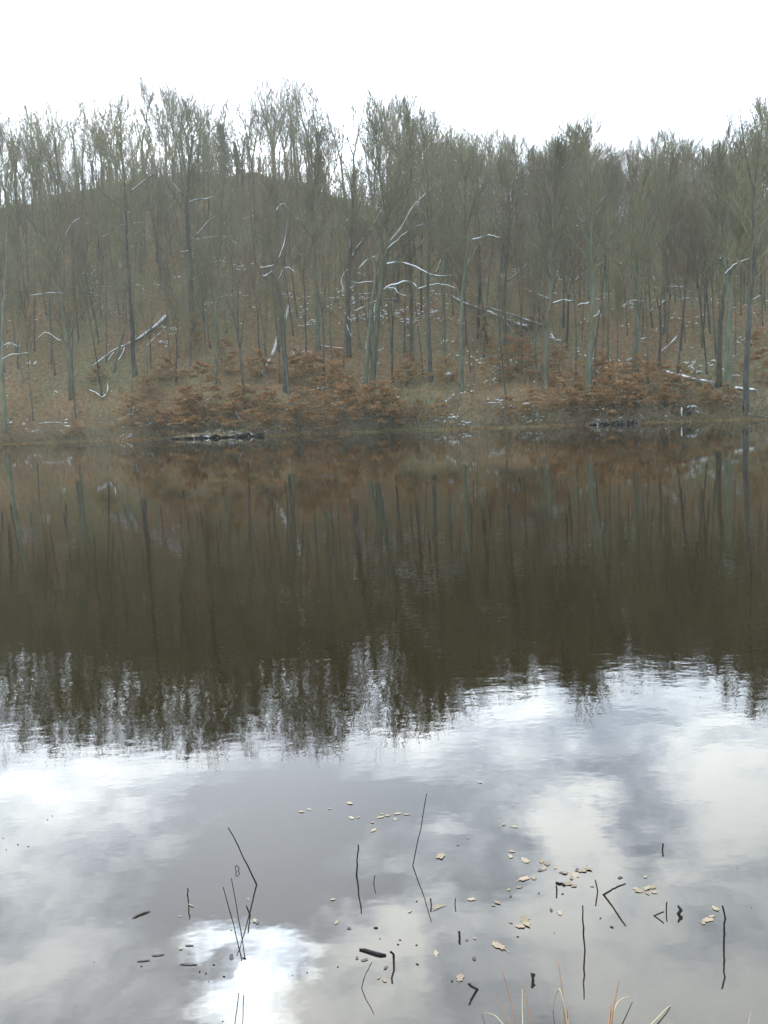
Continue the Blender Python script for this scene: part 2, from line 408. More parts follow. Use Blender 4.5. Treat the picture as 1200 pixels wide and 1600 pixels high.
def make_proto(seed, H=16.0, r0=0.17, style='plain', n1=16, n2=7, n3=6, **kw):
    rg = random.Random(seed)
    trunk, crown = [], []
    lean = np.array([rg.gauss(0, .03), rg.gauss(0, .03), 1])
    if style == 'fork':
        hf = H * rg.uniform(.30, .5)
        st = path((0, 0, -0.5), lean, hf + 0.5, 5, rg, 0.03, 0.02)
        rf = r0 * 0.85
        trunk.append((st, [r0 * 1.35, r0 * 1.02] + [r0 - (r0 - rf) * i / 3 for i in range(1, 5)], 7))
        nf = rg.choice((2, 2, 3)); a0 = rg.uniform(0, 6.28)
        for f in range(nf):
            dd = side_dir(nrm(st[-1] - st[-2]), rg.uniform(.16, .34), a0 + f * 6.28 / nf)
            s2 = path(st[-1] - np.array([0, 0, 0.15]), dd, (H - hf) * rg.uniform(.85, 1.02), 8, rg, 0.07, 0.07)
            rs = rf * rg.uniform(.6, .8)
            trunk.append((s2, [rs * (1 - i / 8.6) for i in range(9)], 5))
            crown_on(s2, lambda t, rs=rs: rs * (1 - t * .9), H, rg, crown, n1=max(6, int(n1 / nf * 1.15)), t0=0.12, n2=n2, n3=n3, **kw)
    else:
        st = path((0, 0, -0.5), lean, H + 0.5, 12, rg, 0.035, 0.02)
        trunk.append((st, [r0 * 1.4] + [r0 * (1 - (i / 12.5) ** 1.1) for i in range(1, 13)], 7))
        t0 = kw.pop('t0', rg.uniform(.33, .48))
        crown_on(st, lambda t: r0 * (1 - t ** 1.1 * .95), H, rg, crown, n1=n1, t0=t0, n2=n2, n3=n3, **kw)
        for _ in range(3):                                           # a few dead stubs low on the trunk
            p, d = along(st, rg.uniform(.12, .4))
            s2 = path(p, side_dir(d, rg.uniform(.9, 1.4), rg.uniform(0, 6.28)), rg.uniform(.5, 2.2), 3, rg, 0.2, 0.1)
            crown.append((s2, [.03, .025, .018, .01], 3))
    return trunk, crown
PROTO = []
specs = [('plain', 16, .16, 18, 7, 3, dict(spread=.75, reach=.27)), ('plain', 16, .20, 20, 7, 3, dict(spread=.9, reach=.31)), ('fork', 16, .21, 20, 7, 3, dict(spread=.75, reach=.29)),
         ('plain', 16, .13, 18, 6, 4, dict(spread=.7, reach=.24)), ('fork', 16, .18, 19, 7, 3, dict(spread=.85, reach=.29)), ('plain', 16, .18, 22, 8, 3, dict(spread=.8, reach=.28)),
         ('fork', 16, .23, 22, 7, 3, dict(spread=.8, reach=.30)), ('plain', 16, .11, 15, 6, 5, dict(spread=.75, reach=.22)), ('plain', 16, .22, 20, 7, 3, dict(spread=.95, reach=.32)),
         ('plain', 16, .15, 20, 7, 3, dict(spread=.65, reach=.28)),
         ('fork', 16, .19, 16, 6, 2, dict(spread=.8, reach=.34)), ('fork', 16, .22, 17, 6, 3, dict(spread=.9, reach=.34)), ('plain', 16, .17, 14, 6, 2, dict(spread=.8, reach=.33, t0=.40))]
for i, (style, H, r0, n1, n2, n3, kw) in enumerate(specs):
    tr, cr = make_proto(100 + i, H, r0, style, n1, n2, n3, **kw)
    bk = M['mossy_bark'] if i in (3, 9) else (M['dark_bark'] if i in (1, 6, 7, 10, 12) else M['bark'])
    zt = max(float(q[2]) for l_ in cr for q in l_[0])
    PROTO.append((style, tube_mesh('trunk', tr, bk, True), tube_mesh('crown', cr, M['brown_twig'] if i % 3 == 1 else M['twig']), zt))
# two very dense crowns
DENSE = []
for i in range(2):
    tr, cr = make_proto(300 + i, 15, .20, 'plain', 36, 13, 9, spread=1.05, reach=.44, t0=.42, twig=.022, up=.03, taper=0.12)
    DENSE.append((tube_mesh('trunk', tr, M['bark'], True), tube_mesh('crown', cr, M['brown_twig']), max(float(q[2]) for l_ in cr for q in l_[0])))
def leaf_quads(P, size, rg_, flat=0.35):
    """one pointed quad per point"""
    n = len(P); a = rg_.uniform(0, 2 * PI, n); s = size * rg_.uniform(.6, 1.3, n)
    t = np.stack([np.cos(a), np.sin(a), rg_.normal(0, flat, n)], -1); t /= np.linalg.norm(t, axis=1)[:, None]
    up = np.stack([rg_.normal(0, flat, n), rg_.normal(0, flat, n), np.ones(n)], -1)
    w = np.cross(t, up); w /= np.linalg.norm(w, axis=1)[:, None] + 1e-9
    A = P - t * s[:, None] * .5; B = P + w * s[:, None] * .3; C = P + t * s[:, None] * .5; E = P - w * s[:, None] * .3
    Vv = np.stack([A, B, C, E], 1).reshape(-1, 3)
    return Vv, np.arange(4 * n).reshape(n, 4)
# ivy-clad trunk: a dark evergreen column
def make_ivy(seed, H, R):
    rg = random.Random(seed); r_ = np.random.RandomState(seed)
    st = path((0, 0, -.5), (0.01, 0, 1), H + .5, 10, rg, 0.04, 0.02)
    cr = []; crown_on(st, lambda t: .1 * (1 - t), H, rg, cr, n1=14, t0=.3, n2=6, n3=4, spread=.6, reach=.16)
    n = 9000
    t = r_.uniform(0.05, 1, n) ** 0.8; pts = np.array([along(st, x)[0] for x in t])
    rad = R * (1 - 0.65 * t ** 2) * np.abs(r_.normal(0, .48, n)) * (0.9 + 0.12 * np.sin(t * 17 + seed))
    a = r_.uniform(0, 2 * PI, n)
    pts = pts + np.stack([np.cos(a) * rad, np.sin(a) * rad, r_.normal(0, .2, n)], -1)
    lv, lf = leaf_quads(pts, .24, r_, 0.9)
    return (tube_mesh('trunk', [(st, [.2 * (1 - i / 12) for i in range(11)], 6)], M['dark_bark'], True), tube_mesh('crown', cr, M['twig']), raw_mesh('ivy', lv, [lf], M['ivy']))
IVY = [make_ivy(7, 11, 1.5), make_ivy(8, 8, 1.1)]
# young beech with withered leaves in flat layers
def make_beech(seed, H=5.5, R=2.6, n=7500):
    rg = random.Random(seed); r_ = np.random.RandomState(seed)
    st = path((0, 0, -.3), (rg.gauss(0, .08), rg.gauss(0, .08), 1), H + .3, 8, rg, 0.08, 0.03)
    cr, tips = [], []
    for i in range(26):
        t = .12 + .86 * (i + rg.random()) / 26
        p, d = along(st, t)
        L = R * (1.1 - .75 * t) * rg.uniform(.6, 1.2)
        br = path(p, side_dir(d, rg.uniform(1.1, 1.5), rg.uniform(0, 6.28)), L, 4, rg, 0.12, -0.02)
        cr.append((br, [.025, .02, .015, .011, .008], 3))
        for j in range(7):
            q, dq = along(br, .2 + .8 * rg.random())
            hd = nrm(side_dir(dq, rg.uniform(.4, 1.0), rg.uniform(0, 6.28)) * np.array([1, 1, .25]))
            tw = path(q, hd, L * .4 * rg.uniform(.5, 1.2), 2, rg, 0.12, -.02)
            cr.append((tw, [.009, .007, .005], 3)); tips.append(tw)
    P = []
    for _ in range(n):
        tw = tips[rg.randrange(len(tips))]; q, _d = along(tw, rg.random())
        P.append(q + np.array([rg.gauss(0, .11), rg.gauss(0, .11), rg.gauss(0, .035)]))
    lv, lf = leaf_quads(np.array(P), .155, r_, .4)
    return (tube_mesh('stem', [(st, [.05 * (1 - i / 10) for i in range(9)], 5)] + cr, M['twig'], False), raw_mesh('leaves', lv, [lf], M['beech']))
BEECH = [make_beech(21), make_beech(22, 4.5, 3.0), make_beech(23, 6.5, 2.2, 5200), make_beech(24, 3.2, 2.4, 5000)]

_ox = [-200, 0, 50, 130, 190, 240, 300, 330, 350, 420, 470, 510, 560, 600, 640, 680, 720, 780, 830, 860, 930, 965, 1000, 1040, 1085, 1110, 1150, 1190, 1400]
_oy = [150, 148, 158, 146, 134, 122, 128, 150, 134, 125, 133, 142, 145, 138, 155, 180, 192, 200, 206, 200, 206, 226, 208, 190, 192, 215, 200, 150, 150]
def outline_h(x, y, z):
    """height a tree standing here has when its top reaches the wood's skyline in the photograph"""
    px, py = project((x, y, z + 14)); oy = np.interp(px, _ox, _oy)
    return at_y(px, oy, y)[2] - z, px

taken = []
n_tree = [0]
def spot_free(x, y, r):
    for (a, b_, c_) in taken:
        if (a - x) ** 2 + (b_ - y) ** 2 < max(r, c_) ** 2: return False
    return True
def place_tree(pi, x, y, h, label, group, rz=None, thick=1.0):
    style, tm, cm, zt = PROTO[pi] if pi >= 0 else ('dense',) + DENSE[-1 - pi]
    o = empty('bare_tree', (x, y, g1(x, y)), rng.uniform(0, 6.28) if rz is None else rz)
    s = h / zt
    w = s * thick
    o.scale = (w, w, s)
    link('trunk', tm, o); link('crown', cm, o)
    tag(o, label, 'tree', group); n_tree[0] += 1
    return o

# --- hero trees: (trunk pixels from the ground up, radius m, [branches: pixels, radius, snow], top radius), label
def line3(pix, Y, dy=0.0, depth=None):
    out = []
    for i, (a, b_) in enumerate(pix):
        out.append(at_y(a, b_, Y + dy * i / max(1, len(pix) - 1)))
    return out
def smooth_pts(pts, k=3):
    P = [np.array(p, float) for p in pts]; out = []
    for i in range(len(P) - 1):
        p0 = P[max(i - 1, 0)]; p1 = P[i]; p2 = P[i + 1]; p3 = P[min(i + 2, len(P) - 1)]
        for j in range(k):
            t = j / k
            out.append(0.5 * ((2 * p1) + (-p0 + p2) * t + (2 * p0 - 5 * p1 + 4 * p2 - p3) * t * t + (-p0 + 3 * p1 - 3 * p2 + p3) * t ** 3))
    out.append(P[-1]); return out
def snow_on(pts, rad, r_, lift=.55, w=.95):
    """a lumpy ridge of snow lying along the upper side of a branch"""
    out, rr = [], []
    for i, p in enumerate(pts):
        q = np.array(p) + np.array([0, -rad[i] * .15, rad[i] * lift + .015]); out.append(q)
        rr.append(max(.006, (rad[i] * w + .012) * (0.75 + 0.5 * r_.random())))
    rr[0] *= .3; rr[-1] *= .3
    return (out, rr, 5)
HEROES = [
 (([(211, 588), (207, 540), (204, 480), (200, 400), (197, 330), (192, 240), (190, 180)], .26), [([(204, 300), (222, 285), (250, 268)], .07, 1), ([(200, 330), (180, 318), (160, 300)], .06, 0)], 'dark_bark',
  'straight dark trunk crossing in front of the fork-ended fallen snowy log'),
 (([(302, 522), (299, 470), (297, 410), (293, 350), (292, 310), (298, 240), (303, 170)], .36),
  [([(299, 440), (315, 428), (335, 410), (348, 408), (366, 415), (384, 418)], .085, 1), ([(298, 376), (310, 365), (322, 350), (338, 337)], .08, 1), ([(293, 318), (305, 313), (330, 309), (345, 296)], .08, 1),
   ([(296, 393), (288, 393), (282, 394)], .07, 1), ([(292, 312), (280, 298), (268, 284)], .08, 1), ([(298, 375), (320, 372), (350, 370), (372, 382)], .05, 1)], 'dark_bark',
  'stout dark tree on mid slope with arching snow-lined branches to its right'),
 (([(112, 622), (108, 560), (100, 500), (90, 455), (84, 410), (72, 350), (62, 280), (60, 200)], .27),
  [([(104, 530), (92, 532), (80, 524), (70, 520), (58, 530)], .085, 1), ([(103, 540), (112, 520), (122, 500), (150, 470)], .09, 0), ([(92, 458), (75, 458), (55, 461), (45, 461)], .06, 1), ([(92, 458), (103, 459)], .05, 1),
   ([(88, 420), (98, 380), (112, 350), (130, 340)], .08, 1)], 'bark',
  'crooked tree low on the left slope with snow along its arched left branch'),
 (([(448, 612), (444, 560), (441, 500), (438, 460), (430, 438), (424, 425)], .26),
  [([(424, 425), (412, 432), (407, 424), (408, 418), (425, 417), (435, 404)], .07, 1), ([(436, 446), (437, 435), (444, 421), (452, 419), (460, 426)], .065, 1), ([(435, 405), (443, 385), (449, 350), (445, 320), (436, 322), (432, 330)], .06, 1),
   ([(438, 470), (430, 463), (425, 460)], .04, 0)], 'dark_bark',
  'thin dark tree whose top bends into a snowy crook beside the snapped pale trunk'),
 (([(545, 558), (544, 510), (543, 460), (546, 415), (549, 380), (551, 320), (548, 250)], .30),
  [([(541, 490), (547, 500), (558, 497), (568, 498)], .06, 1), ([(546, 420), (538, 428), (533, 440), (536, 455), (524, 473)], .06, 1), ([(549, 405), (560, 385), (575, 365), (590, 340), (600, 325)], .10, 1),
   ([(548, 400), (545, 375), (538, 355), (545, 340)], .08, 1), ([(544, 450), (553, 450), (557, 442)], .05, 1), ([(541, 505), (544, 515), (550, 528)], .05, 1)], 'dark_bark',
  'dark twisted tree with snow flecks down its side left of the paired leaning trunks'),
 (([(581, 608), (585, 560), (590, 500), (595, 450), (601, 415), (606, 380), (600, 320), (590, 240), (588, 160)], .30),
  [([(601, 413), (620, 411), (642, 414), (662, 424), (682, 431), (706, 430)], .10, 1), ([(598, 455), (612, 446), (638, 440), (650, 448), (652, 452), (668, 447), (690, 444), (705, 448), (712, 451)], .09, 1),
   ([(605, 452), (615, 450), (624, 459), (636, 462)], .06, 1), ([(604, 392), (622, 375), (640, 360), (662, 350)], .09, 1), ([(606, 380), (628, 355), (648, 320), (690, 280)], .09, 1)], 'mossy_bark',
  'tall mossy leaning trunk with two long snow-lined branches reaching right'),
 (([(571, 600), (574, 560), (577, 510), (583, 460), (588, 420), (592, 380), (612, 330), (625, 280)], .20),
  [([(590, 470), (570, 478), (552, 486)], .07, 1), ([(585, 440), (560, 442), (550, 441)], .05, 1), ([(588, 400), (575, 405), (560, 420)], .05, 1)], 'mossy_bark',
  'slimmer stem leaning right, paired with the tall mossy trunk beside it'),
 (([(673, 597), (671, 550), (669, 500), (668, 450), (670, 390), (668, 300), (664, 200)], .22), [([(672, 432), (682, 425), (690, 402)], .06, 1), ([(669, 470), (690, 440), (700, 410)], .04, 0)], 'dark_bark',
  'straight near-black trunk standing clear between the arching snowy branches and the long fallen log'),
 (([(722, 612), (721, 560), (720, 500), (724, 440), (730, 380), (728, 300), (724, 220)], .20), [([(737, 375), (750, 372), (764, 367), (772, 370), (782, 371)], .07, 1)], 'mossy_bark',
  'pale mossy trunk right of the near-black one under a short snow-topped branch'),
 (([(643, 560), (643, 500), (642, 440), (640, 360), (642, 260), (640, 170)], .22), [([(643, 520), (632, 500), (625, 470)], .04, 0)], 'bark',
  'grey trunk rising behind the two long snow-lined branches'),
 (([(851, 612), (853, 570), (855, 520), (860, 470), (862, 400), (866, 300), (872, 230)], .27), [([(862, 478), (872, 471), (884, 469), (895, 470)], .085, 1), ([(860, 520), (868, 531), (878, 531)], .05, 1), ([(856, 466), (850, 463), (840, 460)], .04, 1)], 'bark',
  'grey trunk at the thick end of the long fallen log with a short snowy arm'),
 (([(918, 622), (921, 570), (924, 510), (925, 440), (922, 360), (914, 280), (905, 210)], .30), [([(921, 474), (912, 474), (898, 479)], .06, 1), ([(922, 500), (938, 488), (938, 480)], .09, 1)], 'mossy_bark',
  'broad mossy trunk above the dark undercut bank, greenish at its foot'),
 (([(929, 634), (929, 600), (930, 560), (933, 520), (940, 470), (945, 400)], .08), [], 'dark_bark',
  'thin black sapling hard against the foot of the broad mossy trunk'),
 (([(993, 582), (993, 540), (995, 490), (996, 430), (1000, 350), (1004, 260)], .28), [([(992, 532), (1000, 531), (1010, 527)], .08, 1), ([(996, 470), (985, 470), (973, 480)], .05, 1)], 'mossy_bark',
  'greenish trunk with a short level snowy arm right of the dark undercut bank'),
 (([(1137, 610), (1138, 560), (1140, 500), (1138, 440), (1128, 380), (1120, 300), (1124, 220)], .30), [([(1132, 430), (1142, 419), (1155, 410), (1168, 406), (1180, 403)], .085, 1), ([(1128, 400), (1125, 405), (1118, 398)], .05, 1)], 'mossy_bark',
  'trunk at the end of the low right log with a snow-topped limb rising right'),
 (([(1122, 605), (1124, 550), (1126, 500), (1132, 450), (1150, 400), (1162, 330), (1165, 250)], .24), [], 'bark',
  'trunk that crosses its neighbour just above the low right log'),
 (([(251, 432), (249, 410), (246, 380), (240, 350), (236, 330), (230, 280), (232, 200)], .20), [], 'dark_bark',
  'short dark leaning trunk high on the slope left of the stout dark tree'),
 (([(8, 676), (6, 620), (3, 560), (4, 500), (8, 440), (12, 340), (20, 220)], .22), [([(3, 563), (12, 557), (26, 553), (45, 552)], .07, 1), ([(5, 540), (18, 536), (28, 542)], .05, 1)], 'mossy_bark',
  'green-stained tree at the waterline on the left edge with a low snowy branch'),
 (([(790, 540), (789, 500), (789, 450), (792, 400), (796, 330), (792, 250)], .20), [([(792, 440), (808, 427), (822, 414), (832, 405)], .07, 1), ([(790, 505), (798, 512), (803, 520)], .04, 1)], 'dark_bark',
  'dark trunk crossing the middle of the long fallen log with one rising branch'),
 (([(748, 530), (749, 480), (750, 430), (749, 380), (746, 300), (744, 230)], .17), [], 'dark_bark',
  'slim dark trunk behind the thin end of the long fallen log'),
 (([(1039, 520), (1040, 470), (1038, 420), (1042, 350), (1046, 270)], .22), [([(1040, 470), (1028, 478), (1014, 488)], .07, 1), ([(1046, 450), (1060, 448), (1080, 458), (1092, 472)], .06, 1), ([(1040, 480), (1050, 460), (1058, 448)], .06, 1)], 'bark',
  'grey tree with a snowy limb sloping down left high on the right slope'),
 (([(175, 585), (190, 530), (196, 500), (195, 430), (190, 380), (180, 300), (170, 220)], .16), [], 'bark',
  'slim grey trunk just left of the one crossing the fork-ended log'),
 (([(337, 600), (338, 560), (338, 500), (336, 470), (340, 430), (345, 370), (350, 300)], .18), [([(338, 480), (346, 462), (352, 448), (358, 440)], .05, 0)], 'mossy_bark',
  'greenish trunk rising out of the orange beech by the water'),
 (([(478, 560), (478, 520), (476, 470), (474, 430), (478, 380), (480, 300)], .07), [], 'dark_bark',
  'whip-thin dark sapling between the snowy crook and the twisted tree'),
 (([(497, 545), (495, 480), (492, 420), (490, 360), (494, 280), (496, 200)], .24), [([(478, 308), (484, 300), (495, 296)], .05, 0)], 'mossy_bark',
  'pale grey trunk with no low branches behind the whip-thin dark sapling'),
 (([(158, 500), (156, 460), (160, 400), (172, 360), (190, 340), (210, 320)], .12), [([(158, 372), (175, 362), (190, 352), (222, 348)], .05, 1)], 'bark',
  'young tree bowed to the right under snow on the upper left slope'),
 (([(1165, 640), (1166, 580), (1170, 500), (1176, 420), (1180, 300), (1190, 170)], .24), [([(1178, 300), (1165, 240), (1158, 190), (1155, 172)], .055, 0)], 'dark_bark',
  'tall forked tree at the right edge whose bare top stands above the skyline'),
]
heroes = []
for (tr_px, r0), brs, mat, label in HEROES:
    if tr_px[-1][1] < 262 and tr_px[-2][1] < tr_px[-1][1] + 200: tr_px = tr_px[:-1] + [(tr_px[-1][0], tr_px[-1][1] + 34)]
    p0 = hit(*tr_px[0]); Y = p0[1]
    taken.append((p0[0], Y, 1.6))
    o = empty('bare_tree', p0)
    rg = random.Random(len(heroes) * 7 + 3)
    pts = smooth_pts(line3(tr_px, Y), 3)
    pts = [np.array(p) - p0 for p in pts]
    pts[0] = pts[0] - np.array([0, 0, .4])
    n = len(pts)
    top = [q[1] for q in tr_px][-1]
    short = top > 330
    for i in range(1, n):
        pts[i] = pts[i] + np.array([rg.gauss(0, .03), rg.gauss(0, .25) * i / n, 0])
    rads = [r0 * (1 - (0.5 if short else .86) * (i / (n - 1)) ** 1.1) * (1.25 if i == 0 else 1) for i in range(n)]
    link('trunk', tube_mesh('trunk', [(pts, rads, 9)], M[mat], True), o)
    Hh = pts[-1][2]
    cr = []
    if not short:
        crown_on(pts, lambda t: r0 * (1 - .8 * t), max(Hh, 9), rg, cr, n1=19, t0=.5, n2=7, n3=6, spread=.6, reach=.22)
    else:
        crown_on(pts, lambda t: r0 * (1 - .8 * t) * .6, 6, rg, cr, n1=7, t0=.55, n2=5, n3=4, spread=.8, reach=.26)
    link('crown', tube_mesh('crown', cr, M['twig']), o)
    for bpx, br, sn_ in brs:
        dyb = rg.uniform(-1.4, -.2)
        bp = smooth_pts([np.array(q) - p0 for q in line3(bpx, Y, dyb)], 3)
        bp = [bp[0]] + [q + np.array([0, 0, rg.gauss(0, .035)]) for q in bp[1:]]
        nb = len(bp); rr = [br * (1 - .6 * i / (nb - 1)) for i in range(nb)]
        bo = link('branch', tube_mesh('branch', [(bp, rr, 6)] + [(path(along(bp, t_)[0], side_dir(along(bp, t_)[1], .7, rg.uniform(0, 6.28)), rg.uniform(.4, 1.4), 3, rg, .2, .1), [.018, .014, .010, .006], 3)
                                                 for t_ in [rg.uniform(.25, .98) for _ in range(6)]], M[mat], True), o)
        if sn_:
            ks = max(1, nb // 7)
            cuts = sorted(rg.sample(range(2, nb - 1), min(ks, nb - 3))) if nb > 5 else []
            segs, a_ = [], 0
            for c_ in cuts + [nb - 1]:
                if c_ - a_ >= 1: segs.append((a_, c_))
                a_ = c_ + (1 if rg.random() < .5 else 0)
            lines = [snow_on(bp[s0:s1 + 1], rr[s0:s1 + 1], rg, w=.62) for s0, s1 in segs if s1 > s0]
            if lines: link('snow', tube_mesh('snow', lines, M['snow'], True), bo)
    tag(o, label, 'tree'); heroes.append(o); n_tree[0] += 1

# --- dense and evergreen trees on the skyline
def place_at_px(px, y_top, kind, i, label, dist_extra, cat='tree'):
    """a tree whose top shows at a pixel, standing a given distance behind the shore"""
    Y = 120.0
    for _ in range(30):
        p = at_y(px, y_top, Y); Y = float(shore(p[0])) + dist_extra
    p = at_y(px, y_top, Y); z = g1(p[0], Y); h = p[2] - z
    return p[0], Y, z, h
for px, yt, di, ex, lab, th in [(892, 184, 0, 50, 'dense round-crowned brown tree forming the dome on the right skyline', 1.6), (850, 215, 1, 44, 'brown fine-twigged tree leaning on the left flank of the domed crown', .95),
                            (945, 232, 1, 42, 'brown fine-twigged tree on the right flank of the domed crown', .9),
                            (1010, 262, 0, 40, 'low dense crown filling the dip right of the domed crown', .9), (700, 200, 1, 48, 'dense slanting crown at the step in the skyline right of centre', .85), (1125, 200, 1, 50, 'small dense-topped tree standing alone on the right skyline', .45)]:
    x, y, z, h = place_at_px(px, yt, 0, 0, '', ex)
    place_tree(-1 - di, x, y, h, lab, None, thick=th); taken.append((x, y, 2.2))
for px, yt, vi, ex, lab in [(345, 196, 0, 50, 'dark ivy-clad tree standing like a column on the hilltop'), (372, 225, 1, 51, 'shorter ivy-smothered trunk at the right foot of the dark column'), (320, 215, 1, 53, 'ivy-smothered trunk close on the left of the dark column'), (223, 262, 1, 50, 'small ivy-clad stub on the ridge left of the stout dark tree'),
                            (132, 300, 1, 52, 'low ivy-clad stub on the ridge above the bowed young tree'), (497, 235, 0, 50, 'dull brown ivy-clad trunk on the ridge right of the hilltop'), (345, 300, 0, 40, 'ivy-clad tree on the slope directly below the dark column')]:
    x, y, z, h = place_at_px(px, yt, 0, 0, '', ex)
    o = empty('ivy_clad_tree', (x, y, z), rng.uniform(0, 6)); s = max(h, 2.5) / (11 if vi == 0 else 8); w_ = min(s, 1.1) * (1.75 if vi == 0 else 1.2); o.scale = (w_, w_, s)
    for nm, me in zip(('trunk', 'crown', 'ivy'), IVY[vi]):
        c_ = link(nm, me, o)
    tag(o, lab, 'tree'); taken.append((x, y, 1.8)); n_tree[0] += 1

# --- the rest of the trees one can tell apart
COLS = [(-30, 130, 'at the far left'), (130, 260, 'in line with the forked log'), (260, 385, 'in line with the ivy column'), (385, 510, 'in line with the snapped trunk'),
        (510, 635, 'in line with the leaning pair'), (635, 740, 'in line with the near-black trunk'), (740, 870, 'in line with the long log'), (870, 985, 'in line with the domed crown'),
        (985, 1100, 'in line with the root plate'), (1100, 1240, 'at the far right')]
ROWS = [(0, 14, 'low down'), (14, 38, 'mid-slope'), (38, 60, 'on the ridge'), (60, 200, 'behind the ridge')]
KIND = ['narrow tree', 'broad dark-trunked tree', 'forked tree', 'thin greenish tree', 'low-forked tree', 'straight grey tree', 'stout forked tree', 'very thin mossy tree', 'wide-crowned tree', 'upswept greenish tree', 'open-crowned forked tree', 'stout open-crowned tree', 'open-crowned straight tree']
many = {}
MAXI = 296
cand = []
tries = 0
while len(cand) < 330 and tries < 40000:
    tries += 1
    X = rng.uniform(-75, 72)
    r = rng.random()
    s = rng.uniform(2.0, 15) if r < .17 else (rng.uniform(14, 40) if r < .46 else rng.uniform(38, 60) if r < .82 else rng.uniform(60, 75))
    Y = float(shore(X)) + s
    z = g1(X, Y); px, py = project((X, Y, z + 6))
    if px < -60 or px > 1260: continue
    if not spot_free(X, Y, 1.9 if s > 36 else 2.7): continue
    taken.append((X, Y, 1.9)); cand.append((X, Y, s, px))
cand.sort(key=lambda c: c[1])
room = MAXI - n_tree[0]
rest = cand[room:]
for X, Y, s, px in cand[:room]:
    z = g1(X, Y); hm, _ = outline_h(X, Y, z)
    if s > 36: h = hm * rng.uniform(.96, 1.14) * (1.05 if px < 540 else 1) if rng.random() < .8 else hm * rng.uniform(.55, .85)
    else: h = min(rng.uniform(12, 18.5), hm * rng.uniform(.7, .97))
    h = max(5.0, min(h, 21))
    pi = rng.choice((0, 3, 5, 7, 9, 12, 3, 7, 10)) if s < 36 else rng.choice((10, 11, 12, 10, 11, 7, 2)) if px < 610 else rng.choice((0, 1, 2, 4, 5, 6, 8, 9, 10, 11, 12, 10, 11))
    kd = KIND[pi]
    cz = [c_[2] for c_ in COLS if c_[0] <= px < c_[1]] or ['at the far right']
    rz_ = [c_[2] for c_ in ROWS if c_[0] <= s < c_[1]]
    t_ = place_tree(pi, X, Y, h, f'{kd} {rz_[0]}, {cz[0]}', f'bare trees {rz_[0]}, {cz[0]}', thick=rng.uniform(.85, 1.1) * (.8 if s < 30 else 1))

    many.setdefault(t_['label'], []).append((px, t_))
ORD = ['leftmost', 'second from left', 'third from left', 'fourth from left', 'fifth from left', 'sixth from left', 'seventh from left', 'eighth from left', 'ninth from left']
for lab, lst in many.items():
    lst.sort(key=lambda q: q[0])
    for i, (_, t_) in enumerate(lst):
        if len(lst) > 1: t_['label'] = lab + ', ' + ('rightmost' if i == len(lst) - 1 else ORD[min(i, 8)])

# --- the deeper wood: reads as one mass
spots = [(X, Y, s) for X, Y, s, px in rest]
t2 = 0; quota = {'crest': 150, 'slope': 260, 'ridge': 150, 'out': 300}
while sum(quota.values()) > 0 and t2 < 60000:
    t2 += 1
    X = rng.uniform(-125, 125); s = rng.uniform(6, 48) if rng.random() < .4 else rng.uniform(44, 108)
    Y = float(shore(X)) + s
    z = g1(X, Y); px, py = project((X, Y, z + 6))
    key = 'out' if not -60 < px < 1260 else ('slope' if s < 48 else 'ridge')
    if 32 < s < 52 and px < 640 and key != 'out' and quota['crest'] > 0: key = 'crest'
    if quota[key] <= 0: continue
    if key == 'ridge' and px < 620 and rng.random() < (.93 if s > 58 else .6): continue
    if not spot_free(X, Y, 1.25): continue
    taken.append((X, Y, 1.25)); spots.append((X, Y, s)); quota[key] -= 1
P_, S_, R_, K_ = [], [], [], []
for X, Y, s in spots:
    z = g1(X, Y); hm, px = outline_h(X, Y, z)
    h = max(5, min(hm * rng.uniform(.75, 1.02), 21)) if s > 34 else min(rng.uniform(7, 17), hm * .95)
    kk = rng.choice((12, 3, 3, 7, 7, 7, 10)) if s < 48 else rng.choice((10, 11, 12, 7)) if px < 610 else rng.randrange(13)
    if 32 < s < 52 and px < 640: h = rng.uniform(5, 11); kk = rng.choice((0, 5, 9, 12, 3))
    sc = h / PROTO[kk][3]; w = sc * rng.uniform(.85, 1.15) * (.85 if s < 30 else 1)
    P_.append((X, Y, z)); S_.append((w, w, sc)); R_.append((0, 0, rng.uniform(0, 6.28))); K_.append(kk)
me = bpy.data.meshes.new('far_woods'); me.vertices.add(len(P_)); me.vertices.foreach_set('co', np.array(P_, dtype=np.float32).ravel())
for nm, ty, dat in (('tree_scale', 'FLOAT_VECTOR', S_), ('tree_rot', 'FLOAT_VECTOR', R_)):
    at = me.attributes.new(nm, ty, 'POINT'); at.data.foreach_set('vector', np.array(dat, dtype=np.float32).ravel())
at = me.attributes.new('tree_kind', 'INT', 'POINT'); at.data.foreach_set('value', np.array(K_, dtype=np.int32))
me.update()
fw = link('far_woods', me)
ng = bpy.data.node_groups.new('far_woods', 'GeometryNodeTree')
ng.interface.new_socket('Geometry', in_out='INPUT', socket_type='NodeSocketGeometry'); ng.interface.new_socket('Geometry', in_out='OUTPUT', socket_type='NodeSocketGeometry')
G = NT(ng); gi = G.n('NodeGroupInput'); go = G.n('NodeGroupOutput'); jn = G.n('GeometryNodeJoinGeometry')
def attr(nm, ty):
    a_ = G.n('GeometryNodeInputNamedAttribute', data_type=ty); a_.inputs['Name'].default_value = nm; return a_.outputs['Attribute']
asc, aro, aki = attr('tree_scale', 'FLOAT_VECTOR'), attr('tree_rot', 'FLOAT_VECTOR'), attr('tree_kind', 'INT')
e2r = G.n('FunctionNodeEulerToRotation'); ng.links.new(aro, e2r.inputs[0])
first = {}
for o in scene.objects:
    if o.type == 'MESH' and o.parent is not None and o.data.users > 1: first.setdefault(o.data.name, o)
